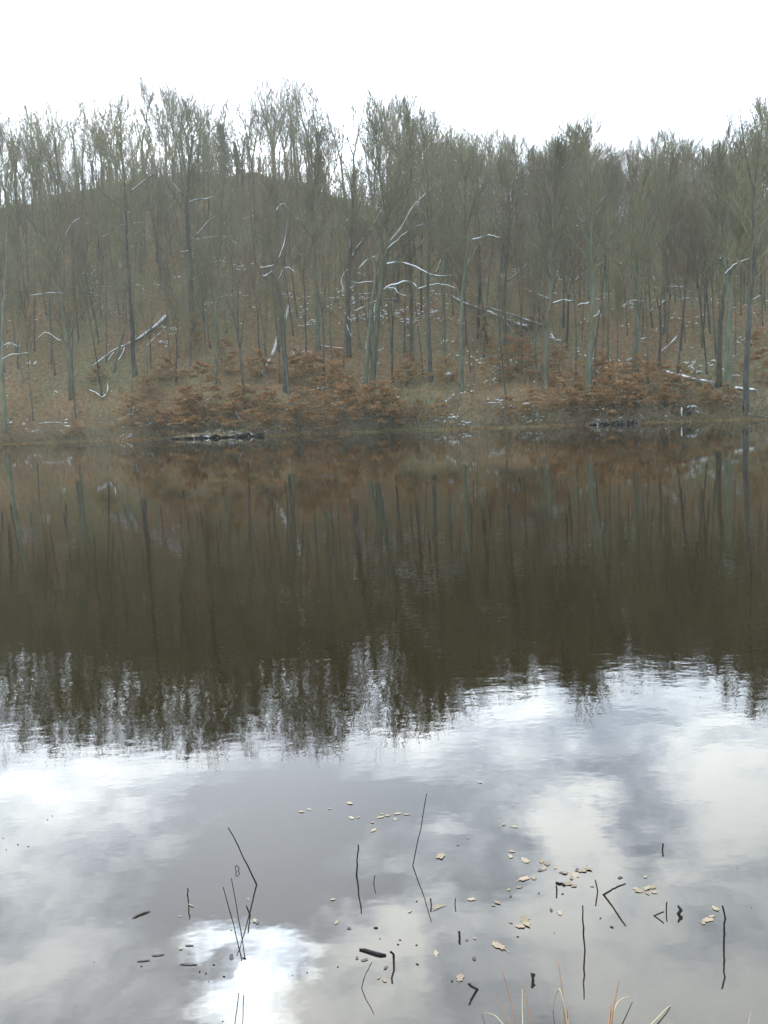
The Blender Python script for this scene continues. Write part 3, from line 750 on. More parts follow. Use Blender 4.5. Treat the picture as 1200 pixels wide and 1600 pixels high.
for kk, pr in enumerate(PROTO):
    cmp_ = G.n('FunctionNodeCompare', data_type='INT', operation='EQUAL'); ng.links.new(aki, cmp_.inputs[2]); cmp_.inputs[3].default_value = kk
    for me_ in (pr[1], pr[2]):
        src = first.get(me_.name)
        if src is None: continue
        oi_ = G.n('GeometryNodeObjectInfo', transform_space='ORIGINAL'); oi_.inputs['Object'].default_value = src
        ip = G.n('GeometryNodeInstanceOnPoints'); ng.links.new(gi.outputs[0], ip.inputs['Points']); ng.links.new(cmp_.outputs[0], ip.inputs['Selection'])
        ng.links.new(oi_.outputs['Geometry'], ip.inputs['Instance']); ng.links.new(e2r.outputs[0], ip.inputs['Rotation']); ng.links.new(asc, ip.inputs['Scale'])
        ng.links.new(ip.outputs[0], jn.inputs[0])
ng.links.new(jn.outputs[0], go.inputs[0])
md = fw.modifiers.new('far_woods', 'NODES'); md.node_group = ng
tag(fw, 'mass of slender bare trees filling the wood between and behind the nearer ones', 'woods', kind='stuff')

# ------------------------------------------------------------------ young beeches with withered leaves
BPX = [(325, 662, 0, 1.25, 'biggest orange beech, hanging over the dark undercut left bank'), (385, 655, 1, 1.0, 'orange beech bush spreading right of the biggest one at the water'), (205, 650, 1, .85, 'orange beech bush under the fork-ended fallen log'),
       (285, 640, 3, 1.1, 'low beech bush at the left foot of the biggest orange beech'), (300, 560, 2, .8, 'thin ochre beech sapling at the foot of the stout dark tree'), (350, 590, 0, .75, 'beech sapling beside the greenish trunk above the biggest orange beech'),
       (440, 645, 1, .85, 'low wide beech spray right of the big orange clump'), (490, 615, 1, .95, 'flat-layered beech at the foot of the whip-thin sapling'), (525, 635, 3, 1.2, 'low beech bush left of the mossy leaning pair'),
       (600, 640, 1, .85, 'yellowish beech sprays at the feet of the mossy leaning pair'), (635, 605, 3, .9, 'small beech right of the mossy leaning pair'), (575, 655, 3, 1.0, 'beech bush at the waterline below the mossy leaning pair'),
       (745, 545, 2, .7, 'orange beech sapling under the long fallen log'), (775, 600, 0, .7, 'ochre beech below the middle of the long fallen log'), (815, 585, 3, .9, 'low beech bush below the thick end of the long fallen log'), (880, 600, 1, .8, 'flat beech sprays between the grey and the broad mossy trunks'),
       (968, 640, 3, 1.15, 'rusty beech bush over the dark undercut right bank'), (1010, 625, 1, .75, 'rusty beech right of the undercut right bank'), (1060, 632, 3, .9, 'low beech bush above the snow-capped root plate'), (1190, 600, 0, .8, 'beech at the right edge of the wood'),
       (400, 600, 3, 1.0, 'beech bush at the foot of the snapped pale trunk'), (700, 600, 3, .7, 'small beech bush between the near-black trunk and its pale neighbour'), (255, 600, 3, .8, 'faint beech bush right of the dark trunk by the fork-ended log'),
       (870, 650, 3, .9, 'low beech bush at the waterline below the grey trunk'), (690, 655, 3, .6, 'small beech bush at the waterline right of centre'), (830, 520, 2, .55, 'thin beech sapling behind the thick end of the long fallen log'),
       (310, 668, 3, 1.0, 'low beech spray hanging over the left end of the dark bank'), (365, 668, 3, 1.1, 'low beech spray hanging over the middle of the dark bank'), (420, 664, 3, .9, 'low beech spray over the right end of the dark bank'),
       (240, 664, 3, 0.9, 'low beech bush at the waterline left of the dark bank'), (470, 664, 3, 0.9, 'low beech bush at the waterline right of the dark bank'), (505, 662, 1, 0.7, 'wide low beech spray at the waterline below the whip-thin sapling'), (545, 664, 3, 1.0, 'low beech bush at the waterline left of the leaning pair'), (615, 660, 3, 0.9, 'low beech bush at the waterline right of the leaning pair'), (655, 660, 3, 0.6, 'small beech tuft at the waterline below the near-black trunk'), (790, 658, 3, 0.6, 'small beech tuft at the waterline below the long log'), (835, 656, 3, 0.7, 'small beech bush at the waterline left of the grey trunk'), (905, 655, 3, 0.8, 'low beech bush at the waterline left of the right-hand dark bank'), (935, 652, 3, 0.9, 'low beech spray over the left end of the right-hand dark bank'), (990, 650, 3, 0.9, 'low beech spray over the right end of the right-hand dark bank'), (1035, 648, 3, 0.6, 'small beech tuft left of the snow-capped root plate'), (1140, 642, 3, 0.6, 'small beech tuft below the crossing trunks'), (120, 668, 3, 0.5, 'small beech tuft at the waterline on the far left'), (460, 600, 3, 1.0, 'beech bush on the slope above the waterline clump, left of the thin sapling'), (520, 600, 1, 0.8, 'wide beech spray at the foot of the twisted dark tree'), (240, 625, 1, 0.6, 'thin beech spray between the fork-ended log and the biggest orange beech'), (800, 560, 3, 0.8, 'beech bush just under the long fallen log'), (940, 600, 3, 0.8, 'beech bush right of the broad mossy trunk'), (1000, 600, 3, 0.7, 'beech bush below the greenish trunk'),
       (20, 480, 2, .6, 'reddish beech sapling on the far left slope'), (150, 600, 3, .6, 'small beech bush left of the fork-ended fallen log'), (1100, 650, 3, .6, 'low beech bush right of the snow-capped root plate')]
for px, py, bi, s, lab in BPX:
    p = hit(px, py)
    if py >= 640:
        for _ in range(3): p = at_y(px, 668, float(shore(p[0])) + .05 + (675 - max(py, 650)) * .04)
    o = empty('young_beech', (p[0], p[1], g1(p[0], p[1]) - (.25 if py >= 640 else 0)), rng.uniform(0, 6.28), s)
    link('stem', BEECH[bi][0], o); link('leaves', BEECH[bi][1], o)
    tag(o, lab, 'beech sapling', 'young beeches with withered leaves')

# ------------------------------------------------------------------ undergrowth, litter and scraps of snow
lines = []
for it in range(25000):
    X = rng.uniform(-72, 66); q = rng.random()
    s = rng.uniform(.2, 56) if q < .62 else (rng.uniform(-.3, 1) ** 2 * 4 - .2 if q < .87 else rng.uniform(44, 56)); Y = float(shore(X)) + s
    px, _py = project((X, Y, 5))
    if px < -120 or px > 1320: continue
    z = max(g1(X, Y), .05); low = s < 5; q = rng.random()
    if q < .5:
        d = (rng.gauss(0, .25), rng.gauss(-.25 if low else 0, .25), 1); L = rng.uniform(.4, 2.0) if low else (rng.uniform(1.5, 6.5) if s > 44 else rng.uniform(.8, 4.2)); r = rng.uniform(.012, .03) if low else rng.uniform(.016, .045) if s > 44 else rng.uniform(.009, .024)
        lines.append((path((X, Y, z - .05), d, L, 2, rng, .16, -.15 if low else .04), [r, r * .7, r * .3], 3)); main = lines[-1][0]
        for _ in range(2):
            p_, d_ = along(main, rng.uniform(.3, .9))
            lines.append((path(p_, side_dir(d_, rng.uniform(.4, 1), rng.uniform(0, 6.28)), L * .4, 2, rng, .15, .1), [r * .7, r * .55, r * .25], 3))
    else:
        d = (rng.gauss(0, 1), rng.gauss(0, 1), rng.uniform(.0, .5)); L = rng.uniform(.4, 2.4); r = rng.uniform(.009, .028)
        lines.append((path((X, Y, z + .02), d, L, 2, rng, .14, .0), [r, r * .8, r * .4], 3))
tag(link('undergrowth', tube_mesh('undergrowth', lines, M['brush'])), 'tangle of thin brown saplings and brushwood covering the hillside', 'undergrowth', kind='stuff')
n = 52000
X = nr.uniform(-70, 64, n); s = nr.uniform(.05, 56, n) ** 1.0; Y = shore(X) + s
dense = 0.5 + 0.5 * np.sin(X * .23 + 1.2) * np.sin(Y * .17 + X * .05)
keep = nr.uniform(0, 1, n) < (0.35 + 0.65 * dense) * np.clip(1.25 - s / 60, .3, 1)
X, Y, s = X[keep], Y[keep], s[keep]
P = np.stack([X, Y, ground(X, Y) + nr.uniform(.02, .35, len(X))], -1)
lv, lf = leaf_quads(P, .20, nr, .5)
tag(link('leaf_litter', raw_mesh('leaf_litter', lv, [lf], M['litter'])), 'brown fallen leaves lying over the slope', 'leaf litter', kind='stuff')
n = 24000
X = nr.uniform(-55, 50, n); s = nr.uniform(-.5, 1, n) ** 2 * 3.2 - nr.uniform(0, .5, n)
cl_ = np.sin(X * .9) * np.sin(X * .37 + 1) + .6 * np.sin(X * 2.3 + .5)
keep = nr.uniform(-.9, 1.3, n) < cl_
X, s = X[keep], s[keep]; Y = shore(X) + s
P = np.stack([X, Y, np.maximum(ground(X, Y), .02) + nr.uniform(0, 1, len(X)) ** 1.6 * (.25 + .45 * np.clip(cl_[keep], 0, 1.2))], -1)
lv, lf = leaf_quads(P, .15, nr, .7)
tag(link('shore_brush', raw_mesh('shore_brush', lv, [lf], M['litter'])), 'low dead brush and hanging leaves along the far waterline', 'brush', kind='stuff')
# snow scraps: low irregular lumps lying on level places and brushwood
sc_pts = []
for px0, px1, py0, py1, cnt in [(420, 720, 450, 510, 150), (560, 700, 485, 505, 70), (140, 400, 400, 500, 90), (140, 170, 440, 462, 14), (210, 260, 640, 662, 22), (640, 730, 650, 668, 34), (20, 110, 655, 678, 24), (760, 800, 625, 640, 16), (430, 480, 535, 560, 22),
                                (850, 960, 380, 530, 60), (960, 1180, 400, 600, 80), (700, 860, 400, 620, 90), (0, 1200, 300, 660, 200), (1060, 1090, 570, 590, 14), (190, 350, 655, 690, 20), (790, 860, 650, 662, 14), (255, 275, 505, 540, 14)]:
    for _ in range(cnt // 3):
        cx_, cy_ = rng.uniform(px0, px1), rng.uniform(py0, py1)
        for _ in range(rng.choice((1, 2, 3, 4, 7))): sc_pts.append((cx_ + rng.gauss(0, 7), cy_ + rng.gauss(0, 2.2)))
Vv, Ff, off = [], [], 0
for px, py in sc_pts:
    p = hit(px, py)
    if p[1] > 148: continue
    L = rng.uniform(.06, .24) * (1.9 if rng.random() < .12 else 1); w = L * rng.uniform(.15, .4); hgt = rng.uniform(.03, .09); a = rng.gauss(0, .35)
    zc_ = g1(p[0], p[1]) + rng.uniform(.02, .3)
    ring = []
    for i in range(8):
        t = i * PI / 4; rr = rng.uniform(.7, 1.2); ex, ey = math.cos(t) * L * rr, math.sin(t) * w * rr
        ring.append((p[0] + ex * math.cos(a) - ey * math.sin(a), p[1] + ex * math.sin(a) + ey * math.cos(a), zc_ - .04 + ex * math.sin(a) * .3))
    Vv += ring + [(p[0], p[1], zc_ + hgt), (p[0], p[1], zc_ - .06)]
    for i in range(8): Ff.append((off + i, off + (i + 1) % 8, off + 8)); Ff.append((off + (i + 1) % 8, off + i, off + 9))
    off += 10
tag(link('snow_scraps', raw_mesh('snow_scraps', np.array(Vv), [np.array(Ff)], M['snow'], True)), 'small scraps of thawing snow scattered over the slope', 'snow', kind='stuff')

# ------------------------------------------------------------------ fallen trunks and limbs
def fallen(name, label, pieces, mat='log', off_z=.25, cat='fallen trunk', group=None):
    """pieces: list of (pixel polyline on the slope, r0, r1, snow share, part name)"""
    a = hit(*pieces[0][0][0])
    o = empty(name, a)
    for pix, r0, r1, sn_, nm in pieces:
        H3 = [hit(*q) for q in (pix[0], pix[-1])]
        Y0, Y1 = H3[0][1], H3[-1][1]
        pts = []
        for i, q in enumerate(pix):
            f = i / (len(pix) - 1)
            pts.append(at_y(q[0], q[1], min(Y0 + (Y1 - Y0) * f, hit(*q)[1]) - .7))
        pts = smooth_pts([p - a for p in pts], 3)
        pts = [p + np.array([0, 0, off_z * .3 + rng.gauss(0, r0 * .08)]) for p in pts]
        n = len(pts); rr = [(r0 + (r1 - r0) * i / (n - 1)) * rng.uniform(.92, 1.08) for i in range(n)]
        po = link(nm, tube_mesh(nm, [(pts, rr, 8)], M[mat], True), o)
        if sn_:
            segs = []; i = 0
            while i < n - 1:
                L = rng.randint(2, 5); j = min(n - 1, i + L)
                segs.append(snow_on(pts[i:j + 1], rr[i:j + 1], rng, lift=rng.uniform(.45, .65), w=rng.uniform(.55, .85)))
                i = j + (1 if rng.random() > sn_ else 0)
            link('snow', tube_mesh('snow', segs, M['snow'], True), po)
    return tag(o, label, cat, group)
fallen('fallen_tree', 'fork-ended fallen trunk covered in snow lying down the left slope', [([(260, 495), (248, 508), (232, 520), (215, 532), (205, 536)], .22, .13, 1, 'trunk'), ([(205, 536), (196, 541), (180, 548), (162, 560), (143, 575)], .12, .06, 1, 'limb'),
        ([(196, 541), (191, 555), (184, 566), (178, 579)], .09, .05, 1, 'limb'), ([(192, 546), (180, 550), (172, 560), (168, 566)], .07, .04, 1, 'limb')])
fallen('fallen_tree', 'long double fallen trunk under snow sloping down right of centre', [([(704, 463), (722, 474), (748, 484), (780, 497), (812, 510), (832, 513)], .13, .22, 1, 'trunk'), ([(748, 478), (775, 486), (800, 494), (825, 503), (852, 513)], .09, .17, 1, 'trunk'), ([(858, 528), (866, 531)], .07, .07, 1, 'limb')])
fallen('fallen_tree', 'low snow-topped log lying just above the water on the right', [([(1030, 578), (1045, 584), (1065, 590), (1090, 596), (1115, 602)], .10, .20, .7, 'trunk'), ([(1062, 584), (1072, 577), (1086, 570)], .07, .04, 1, 'limb')])
fallen('fallen_tree', 'short level log with snow right of the crossing trunks', [([(1147, 609), (1160, 610), (1172, 611), (1183, 612)], .12, .10, 1, 'trunk')])
fallen('fallen_limb', 'thin snowy limb lying level left of the twisted dark tree', [([(500, 541), (518, 544), (537, 546)], .06, .05, 1, 'limb')], cat='fallen limb')
fallen('fallen_limb', 'snow-lined limbs lying behind the twisted dark tree', [([(548, 478), (565, 470), (582, 466)], .07, .05, 1, 'limb'), ([(552, 462), (575, 460), (590, 458)], .05, .04, 1, 'limb')], cat='fallen limb')
fallen('fallen_limb', 'level snowy limb right of the mossy leaning pair', [([(598, 469), (612, 469), (625, 468)], .07, .05, 1, 'limb')], cat='fallen limb')
fallen('fallen_limb', 'short pale limb propped at the foot of the near-black trunk', [([(656, 582), (664, 576)], .07, .05, 1, 'limb')], cat='fallen limb')
fallen('fallen_limb', 'snowy limb leaning against the foot of the mossy leaning pair', [([(572, 580), (583, 574), (594, 568)], .07, .05, 1, 'limb')], cat='fallen limb')
fallen('fallen_limb', 'small pale limb lying at the waterline right of centre', [([(695, 630), (703, 624), (710, 617)], .06, .05, 1, 'limb')], cat='fallen limb')
fallen('fallen_limb', 'crooked snowy branch on the bank below the fork-ended log', [([(139, 611), (150, 615), (160, 622), (168, 612), (168, 600)], .07, .05, 1, 'limb')], cat='fallen limb')
fallen('fallen_limb', 'snowy dead branch sloping left above the low right log', [([(1030, 552), (1045, 541), (1058, 527)], .05, .07, 1, 'limb')], cat='fallen limb')
fallen('fallen_limb', 'broken snowy limb dipping into the pond at the undercut left bank', [([(358, 634), (366, 642), (372, 652), (378, 661)], .08, .08, 1, 'limb')], cat='fallen limb')
fallen('fallen_limb', 'snowy limb lying down the slope far up the right side', [([(968, 415), (974, 408), (982, 402)], .07, .06, 1, 'limb')], cat='fallen limb')
fallen('fallen_limb', 'short snowy limb on the slope above the fork-ended fallen log', [([(148, 478), (156.5, 472.5), (164, 470)], .055, .035, 1, 'limb')], cat='fallen limb')
fallen('fallen_limb', 'level snowy limb higher up left of the trunk crossing the forked log', [([(143, 452), (156.0, 449.0), (168, 449)], .055, .035, 1, 'limb')], cat='fallen limb')
fallen('fallen_limb', 'small snowy limb high on the far left slope', [([(58, 372), (65.5, 365.5), (72, 362)], .055, .035, 1, 'limb')], cat='fallen limb')
fallen('fallen_limb', 'snowy limb near the bowed young tree', [([(108, 352), (125.5, 349.5), (142, 350)], .055, .035, 1, 'limb')], cat='fallen limb')
fallen('fallen_limb', 'snowy limb just right of the upper end of the forked log', [([(226, 545), (239.5, 531.0), (252, 520)], .055, .035, 1, 'limb')], cat='fallen limb')
fallen('fallen_limb', 'short level snowy limb right of the stout dark tree', [([(345, 466), (355.0, 463.0), (364, 463)], .055, .035, 1, 'limb')], cat='fallen limb')
fallen('fallen_limb', 'snowy limb left of the middle of the twisted dark tree', [([(468, 512), (483.5, 508.5), (498, 508)], .055, .035, 1, 'limb')], cat='fallen limb')
fallen('fallen_limb', 'snowy limb right of the stout dark tree near its top branches', [([(378, 345), (390.5, 339.5), (402, 337)], .055, .035, 1, 'limb')], cat='fallen limb')
fallen('fallen_limb', 'short snowy limb right of the leaning pair low on the slope', [([(640, 508), (631.5, 504.5), (622, 504)], .055, .035, 1, 'limb')], cat='fallen limb')
fallen('fallen_limb', 'snowy limb high beside the broad mossy trunk', [([(898, 440), (908.5, 430.5), (918, 424)], .055, .035, 1, 'limb')], cat='fallen limb')
fallen('fallen_limb', 'level snowy limb on the upper right slope', [([(1060, 470), (1073.5, 467.5), (1086, 468)], .055, .035, 1, 'limb')], cat='fallen limb')
fallen('fallen_limb', 'snowy limb at the right edge on the middle slope', [([(1175, 470), (1185.5, 464.5), (1195, 462)], .055, .035, 1, 'limb')], cat='fallen limb')
fallen('fallen_limb', 'pale limb at the foot of the biggest orange beech', [([(280, 630), (288.5, 626.5), (296, 626)], .055, .035, 1, 'limb')], cat='fallen limb')
fallen('fallen_limb', 'snow-capped brush limb at the water right of centre', [([(760, 632), (778.0, 631.5), (795, 634)], .055, .035, 1, 'limb')], cat='fallen limb')
fallen('fallen_limb', 'snowy limb lying along the waterline at the far left', [([(60, 664), (79.5, 661.5), (98, 662)], .055, .035, 1, 'limb')], cat='fallen limb')
fallen('broken_trunk', 'snapped pale trunk with bare white wood, lower left piece', [([(410, 584), (416, 572), (421, 562)], .11, .11, 0, 'trunk'), ([(425, 556), (430, 543), (433, 528)], .17, .15, 0, 'trunk')], mat='pale_wood', cat='broken trunk')
fallen('broken_trunk', 'upper splintered piece of white wood against the snowy crook tree', [([(446, 500), (448, 488), (451, 478)], .20, .10, 0, 'trunk')], mat='pale_wood', cat='broken trunk')
fallen('broken_trunk', 'white barkless stub standing between the mossy leaning pair', [([(573, 545), (575, 528), (577, 512)], .13, .13, 0, 'trunk')], mat='pale_wood', cat='broken trunk')
fallen('broken_trunk', 'thin white split stub above the barkless one', [([(584, 490), (586, 476)], .09, .06, 0, 'trunk')], mat='pale_wood', cat='broken trunk')
fallen('broken_trunk', 'short pale stub high up beside the broad mossy trunk', [([(938, 495), (936, 486)], .12, .10, 0, 'trunk')], mat='pale_wood', cat='broken trunk')

# overhanging earth banks and the snow-capped root plate
def bank(px0, px1, py, label, h=.55):
    a = at_z(px0, py, 0.0); b_ = at_z(px1, py, 0.0)
    Y = min(float(shore(a[0])), float(shore(b_[0]))) - .35
    k0 = at_y(px0, py, Y); k1 = at_y(px1, py, Y)
    n = 26; Vv, Ff = [], []
    for i in range(n):
        t = i / (n - 1); x = k0[0] + (k1[0] - k0[0]) * t
        e = math.sin(PI * min(1, max(0, t))) ** .4
        prof = [(1.9, -.4), (1.1, -.3), (.9, .02), (.45, .20), (.10, .30), (-.02, .36), (.08, .42), (.6, .62), (2.4, .95)]; w_ = (.75 + .45 * math.sin(i * 1.9) * math.sin(i * .7 + 1)) * rng.uniform(.5, 1.15)
        for (yy, zz) in prof:
            Vv.append((x, Y + yy - .35 + .35 * math.sin(i * .9) + rng.gauss(0, .10) + (1 - e) * 1.2, zz * (h / .55) * (e * w_ if zz > 0 else 1) + rng.gauss(0, .035)))
    m_ = len(prof)
    for i in range(n - 1):
        for j in range(m_ - 1): Ff.append((i * m_ + j, i * m_ + j + 1, (i + 1) * m_ + j + 1, (i + 1) * m_ + j))
    me = raw_mesh('earth_bank', np.array(Vv), [np.array(Ff)], M['earth_shade'], False); me.materials.append(M['ground'])
    for q_, pl in enumerate(me.polygons): pl.material_index = 1 if q_ % (m_ - 1) >= 6 else 0  # faces below the lip coloured dark to stand for its shade
    rt = []
    for _ in range(90):
        t = rng.random(); x = k0[0] + (k1[0] - k0[0]) * t
        rt.append((path((x, Y + rng.uniform(-.3, .3), rng.uniform(.15, .6)), (rng.gauss(0, .8), -rng.uniform(.1, 1), rng.gauss(-.1, .4)), rng.uniform(.4, 1.3), 4, rng, .3, -.28), [.035, .03, .024, .016, .008], 3))
    o = link('earth_bank', me)
    tag(link('roots', tube_mesh('roots', rt, M['log']), o), kind='stuff')
    tag(o, label, 'earth bank')
bank(262, 440, 676, 'undercut earth bank with painted shade at the water beneath the biggest orange beech')
bank(922, 1002, 658, 'short undercut earth bank with painted shade right of the broad mossy trunk', .5)
p = hit(1079, 648)
o = empty('root_plate', p)
L_ = []
for i in range(16):
    a = rng.uniform(-1.2, 1.2)
    L_.append((path((rng.gauss(0, .15), 0, .25), (math.sin(a) * 1.2, rng.gauss(0, .3), rng.uniform(-.2, .8)), rng.uniform(.5, 1.0), 4, rng, .25, -.05), [.09, .08, .06, .045, .03], 5))
L_.append(([np.array([-.75, -.1, -.3]), np.array([-.78, -.1, .2]), np.array([-.74, -.1, .62])], [.07, .07, .06], 6))
L_.append(([np.array([-.7, 0, .1]), np.array([0, -.05, .3]), np.array([.8, 0, .15]), np.array([1.3, .1, 0])], [.18, .26, .22, .1], 7))
for l_ in L_[:-2]: link('root', tube_mesh('root', [l_], M['earth_shade'], True), o)
link('upright_root', tube_mesh('upright_root', [L_[-2]], M['earth_shade'], True), o)
link('trunk', tube_mesh('trunk', [L_[-1]], M['earth_shade'], True), o)
S_ = [([np.array([-.35, -.12, .62]), np.array([-.1, -.15, .68]), np.array([.2, -.12, .67]), np.array([.5, -.1, .60])], [.03, .09, .10, .05], 6), ([np.array([-.76, -.16, -.1]), np.array([-.79, -.17, .25]), np.array([-.75, -.15, .64])], [.05, .06, .05], 6),
      ([np.array([.2, -.3, .28]), np.array([.45, -.3, .22]), np.array([.62, -.28, .12])], [.04, .07, .04], 6)]
link('snow', tube_mesh('snow', S_, M['snow'], True), o)
tag(o, 'small upturned root plate capped with snow at the water on the right', 'tree root')

# ------------------------------------------------------------------ sticks standing in the pond
def two_view(p1, p2):
    """point above the water from its own pixel and the pixel of its reflection"""
    A, B = [], []
    for (px, py), s in ((p1, 1), (p2, -1)):
        d = ray(px, py); K = np.array([[0, -d[2], d[1]], [d[2], 0, -d[0]], [-d[1], d[0], 0]])
        S = np.diag([1, 1, s]); A.append(K @ S); B.append(K @ CAM)
    x, *_ = np.linalg.lstsq(np.vstack(A), np.concatenate(B), rcond=None)
    return x
def stick(label, base, nodes, r0, r1, name='stick', mat='stick', cat='stick', group='sticks standing in the shallows', deep=.25):
    """nodes: [(pixel, pixel of its reflection)] from the water up"""
    b0 = at_z(*base); P = [two_view(a, c_) for a, c_ in nodes]
    P = [np.array([p[0], p[1], max(p[2], .01)]) for p in P]
    d = nrm(P[0] - b0); d[2] = max(d[2], .3)
    pts = [b0 - nrm(d) * deep] + [b0] + P
    pts = smooth_pts(pts, 3) if len(pts) > 2 else pts
    n = len(pts)
    pts = [p - b0 + (np.array([rng.gauss(0, r0 * .22), rng.gauss(0, r0 * .22), 0]) if 3 < i < n - 1 else 0) for i, p in enumerate(pts)]
    rr = [(r0 + (r1 - r0) * i / (n - 1)) * rng.uniform(.9, 1.12) for i in range(n)]
    rr = [x * .50 for x in rr]
    o = link(name, tube_mesh(name, [(pts, rr, 6)], M[mat], True), None, b0)
    return tag(o, label, cat, group)
K1 = .0021
stick('long bent stick leaning left, tallest on the left of the shallows', (401, 1382), [((380, 1340), (388, 1440)), ((355, 1294), (371, 1494))], .006, .0035)
stick('upright dark stick with a thickened foot near the middle', (557, 1368), [((558, 1345), (561, 1395)), ((560, 1320), (564, 1428))], .0085, .0045)
stick('long thin stick leaning right in the middle', (645, 1353), [((658, 1295), (660, 1397)), ((667, 1240), (674, 1440))], .005, .003)
stick('very small upright twig right of the thick-footed stick', (584, 1381), [((585, 1368), (587, 1396))], .004, .003)
stick('straight stick standing at the lower right', (914, 1484), [((911, 1450), (913, 1523)), ((911, 1415), (912, 1561))], .0055, .004)
stick('wavy stick standing farthest right', (1131, 1480), [((1129, 1455), (1132, 1505)), ((1133, 1435), (1132, 1526)), ((1128, 1415), (1129, 1545))], .0065, .005)
stick('short upright twig left of the slanting thick stick', (934, 1392), [((931, 1375), (930, 1416))], .0055, .004)
stick('thick slanting stick rising to the right near the right side', (943, 1398), [((960, 1388), (960, 1422)), ((978, 1381), (977, 1447))], .007, .005)
stick('short elbowed twig in the right shallows', (1022, 1431), [((1038, 1425), (1037, 1443))], .0055, .004)
stick('short upright twig above the elbowed one', (1041, 1424), [((1041, 1409), (1043, 1440))], .005, .004)
stick('broad dark curled stub left of the wavy stick', (1060, 1428), [((1063, 1424), (1064, 1433)), ((1060, 1415), (1060, 1441))], .011, .006)
stick('tiny far twig on the right half', (1035, 1328), [((1036, 1320), (1036, 1336))], .006, .005)
stick('short thick stick leaning left at the bottom centre', (746, 1546), [((732, 1538), (733, 1570))], .0075, .006)
stick('stubby peg at the end of the floating thick stick', (615, 1492), [((612, 1487), (612, 1537))], .0075, .006)
stick('thin pale twig bent sideways at the bottom centre', (565, 1544), [((571, 1522), (574, 1564)), ((579, 1503), (587, 1585))], .003, .002)
stick('thin reed, left one of the crossing pair', (378, 1500), [((366, 1445), (371, 1560)), ((349, 1386), (364, 1625))], .0036, .0026, name='reed', cat='reed', group='thin reeds crossing in the left shallows')
stick('thin reed, right one of the crossing pair', (383, 1500), [((372, 1435), (382, 1560)), ((360, 1372), (379, 1630))], .0034, .0024, name='reed', cat='reed', group='thin reeds crossing in the left shallows')
stick('short dark twig crossing the long bent stick', (391, 1430), [((385, 1415), (388, 1458))], .005, .004)
stick('small upright twig standing left of the long bent stick', (295, 1413), [((292, 1388), (297, 1436))], .0045, .004)
stick('dark forked stub under the leaves on the right', (870, 1390), [((870, 1385), (869, 1402))], .0065, .005)
stick('small dark twig in the rust-coloured leaf patch', (711, 1414), [((711, 1408), (712, 1420))], .0045, .003)
stick('stubby bud tip at the foot of the long thin stick', (674, 1414), [((673, 1408), (674, 1421))], .0055, .004)
stick('dark bud tip right of the bottom centre stick', (833, 1531), [((833, 1527), (834, 1536))], .009, .007)
stick('dark knotted bud tip below the middle leaves', (718, 1463), [((717, 1459), (718, 1469))], .008, .006)

# bent grass blade making a small loop
b0 = at_z(369, 1361)
lp = [np.array(q) for q in ((0, 0, -.02), (-.001, 0, .008), (-.002, 0, .020), (.003, 0, .021), (.012, 0, .010), (.004, 0, -.008))]
tag(link('bent_stalk', tube_mesh('bent_stalk', [(lp, [.0016] * 6, 5)], M['stick'], True), None, b0), 'folded grass blade making a tiny loop near the long bent stick', 'grass blade')

# floating sticks
def floater(label, p, q, r, mat='stick', cat='stick', name='floating_stick', group='sticks floating flat on the water', z=.003):
    a = at_z(*p); b_ = at_z(*q)
    n = 6; pts = [(b_ - a) * (i / (n - 1)) + np.array([rng.gauss(0, r * .3), rng.gauss(0, r * .3), z]) for i in range(n)]
    r *= .48; rr = [r * .45] + [r * rng.uniform(.85, 1.1) for _ in range(n - 2)] + [r * .4]
    o = link(name, tube_mesh(name, [(pts, rr, 6)], M[mat], True), None, a)
    return tag(o, label, cat, group)
floater('thick dark stick floating flat at the bottom centre', (561, 1485), (603, 1495), .010)
floater('light stick floating slantwise on the far left', (207, 1434), (234, 1424), .006, 'log')
floater('small floating stick under the right leaf patch', (867, 1379), (884, 1384), .006)
floater('pale straw bit at the foot of the small upright twig', (294, 1414), (303, 1417), .003, 'straw')
floater('pale straw curving off the small leaf in the middle', (676, 1423), (697, 1414), .0025, 'straw')
for i, (p, q, r, lab) in enumerate([((281, 1507), (309, 1508), .009, 'longest dark lance-shaped leaf floating left of the crossing reeds'), ((237, 1494), (257, 1492), .008, 'dark narrow leaf floating left of the longest one'), ((214, 1503), (235, 1501), .006, 'leftmost dark narrow leaf, beside a tiny dark speck'),
                                    ((289, 1478), (303, 1478), .007, 'short dark narrow leaf above the longest one')]):
    a = at_z(*p); b_ = at_z(*q); L = np.linalg.norm(b_ - a); d = nrm(b_ - a); w = np.array([-d[1], d[0], 0])
    Vv = []
    for j in range(9):
        t = j / 8; hw = r * .5 * math.sin(PI * t) ** .7 + .0006
        c0 = d * L * t
        Vv += [c0 + w * hw + np.array([0, 0, .002]), c0 + np.array([0, 0, .003]), c0 - w * hw + np.array([0, 0, .0015])]
    Ff = []
    for j in range(8):
        for kk in (0, 1): Ff.append((j * 3 + kk, j * 3 + kk + 1, j * 3 + kk + 4, j * 3 + kk + 3))
    tag(link('willow_leaf', raw_mesh('willow_leaf', np.array(Vv), [np.array(Ff)], M['dark_leaf'], True), None, a), lab, 'leaf', 'dark narrow leaves floating on the left')

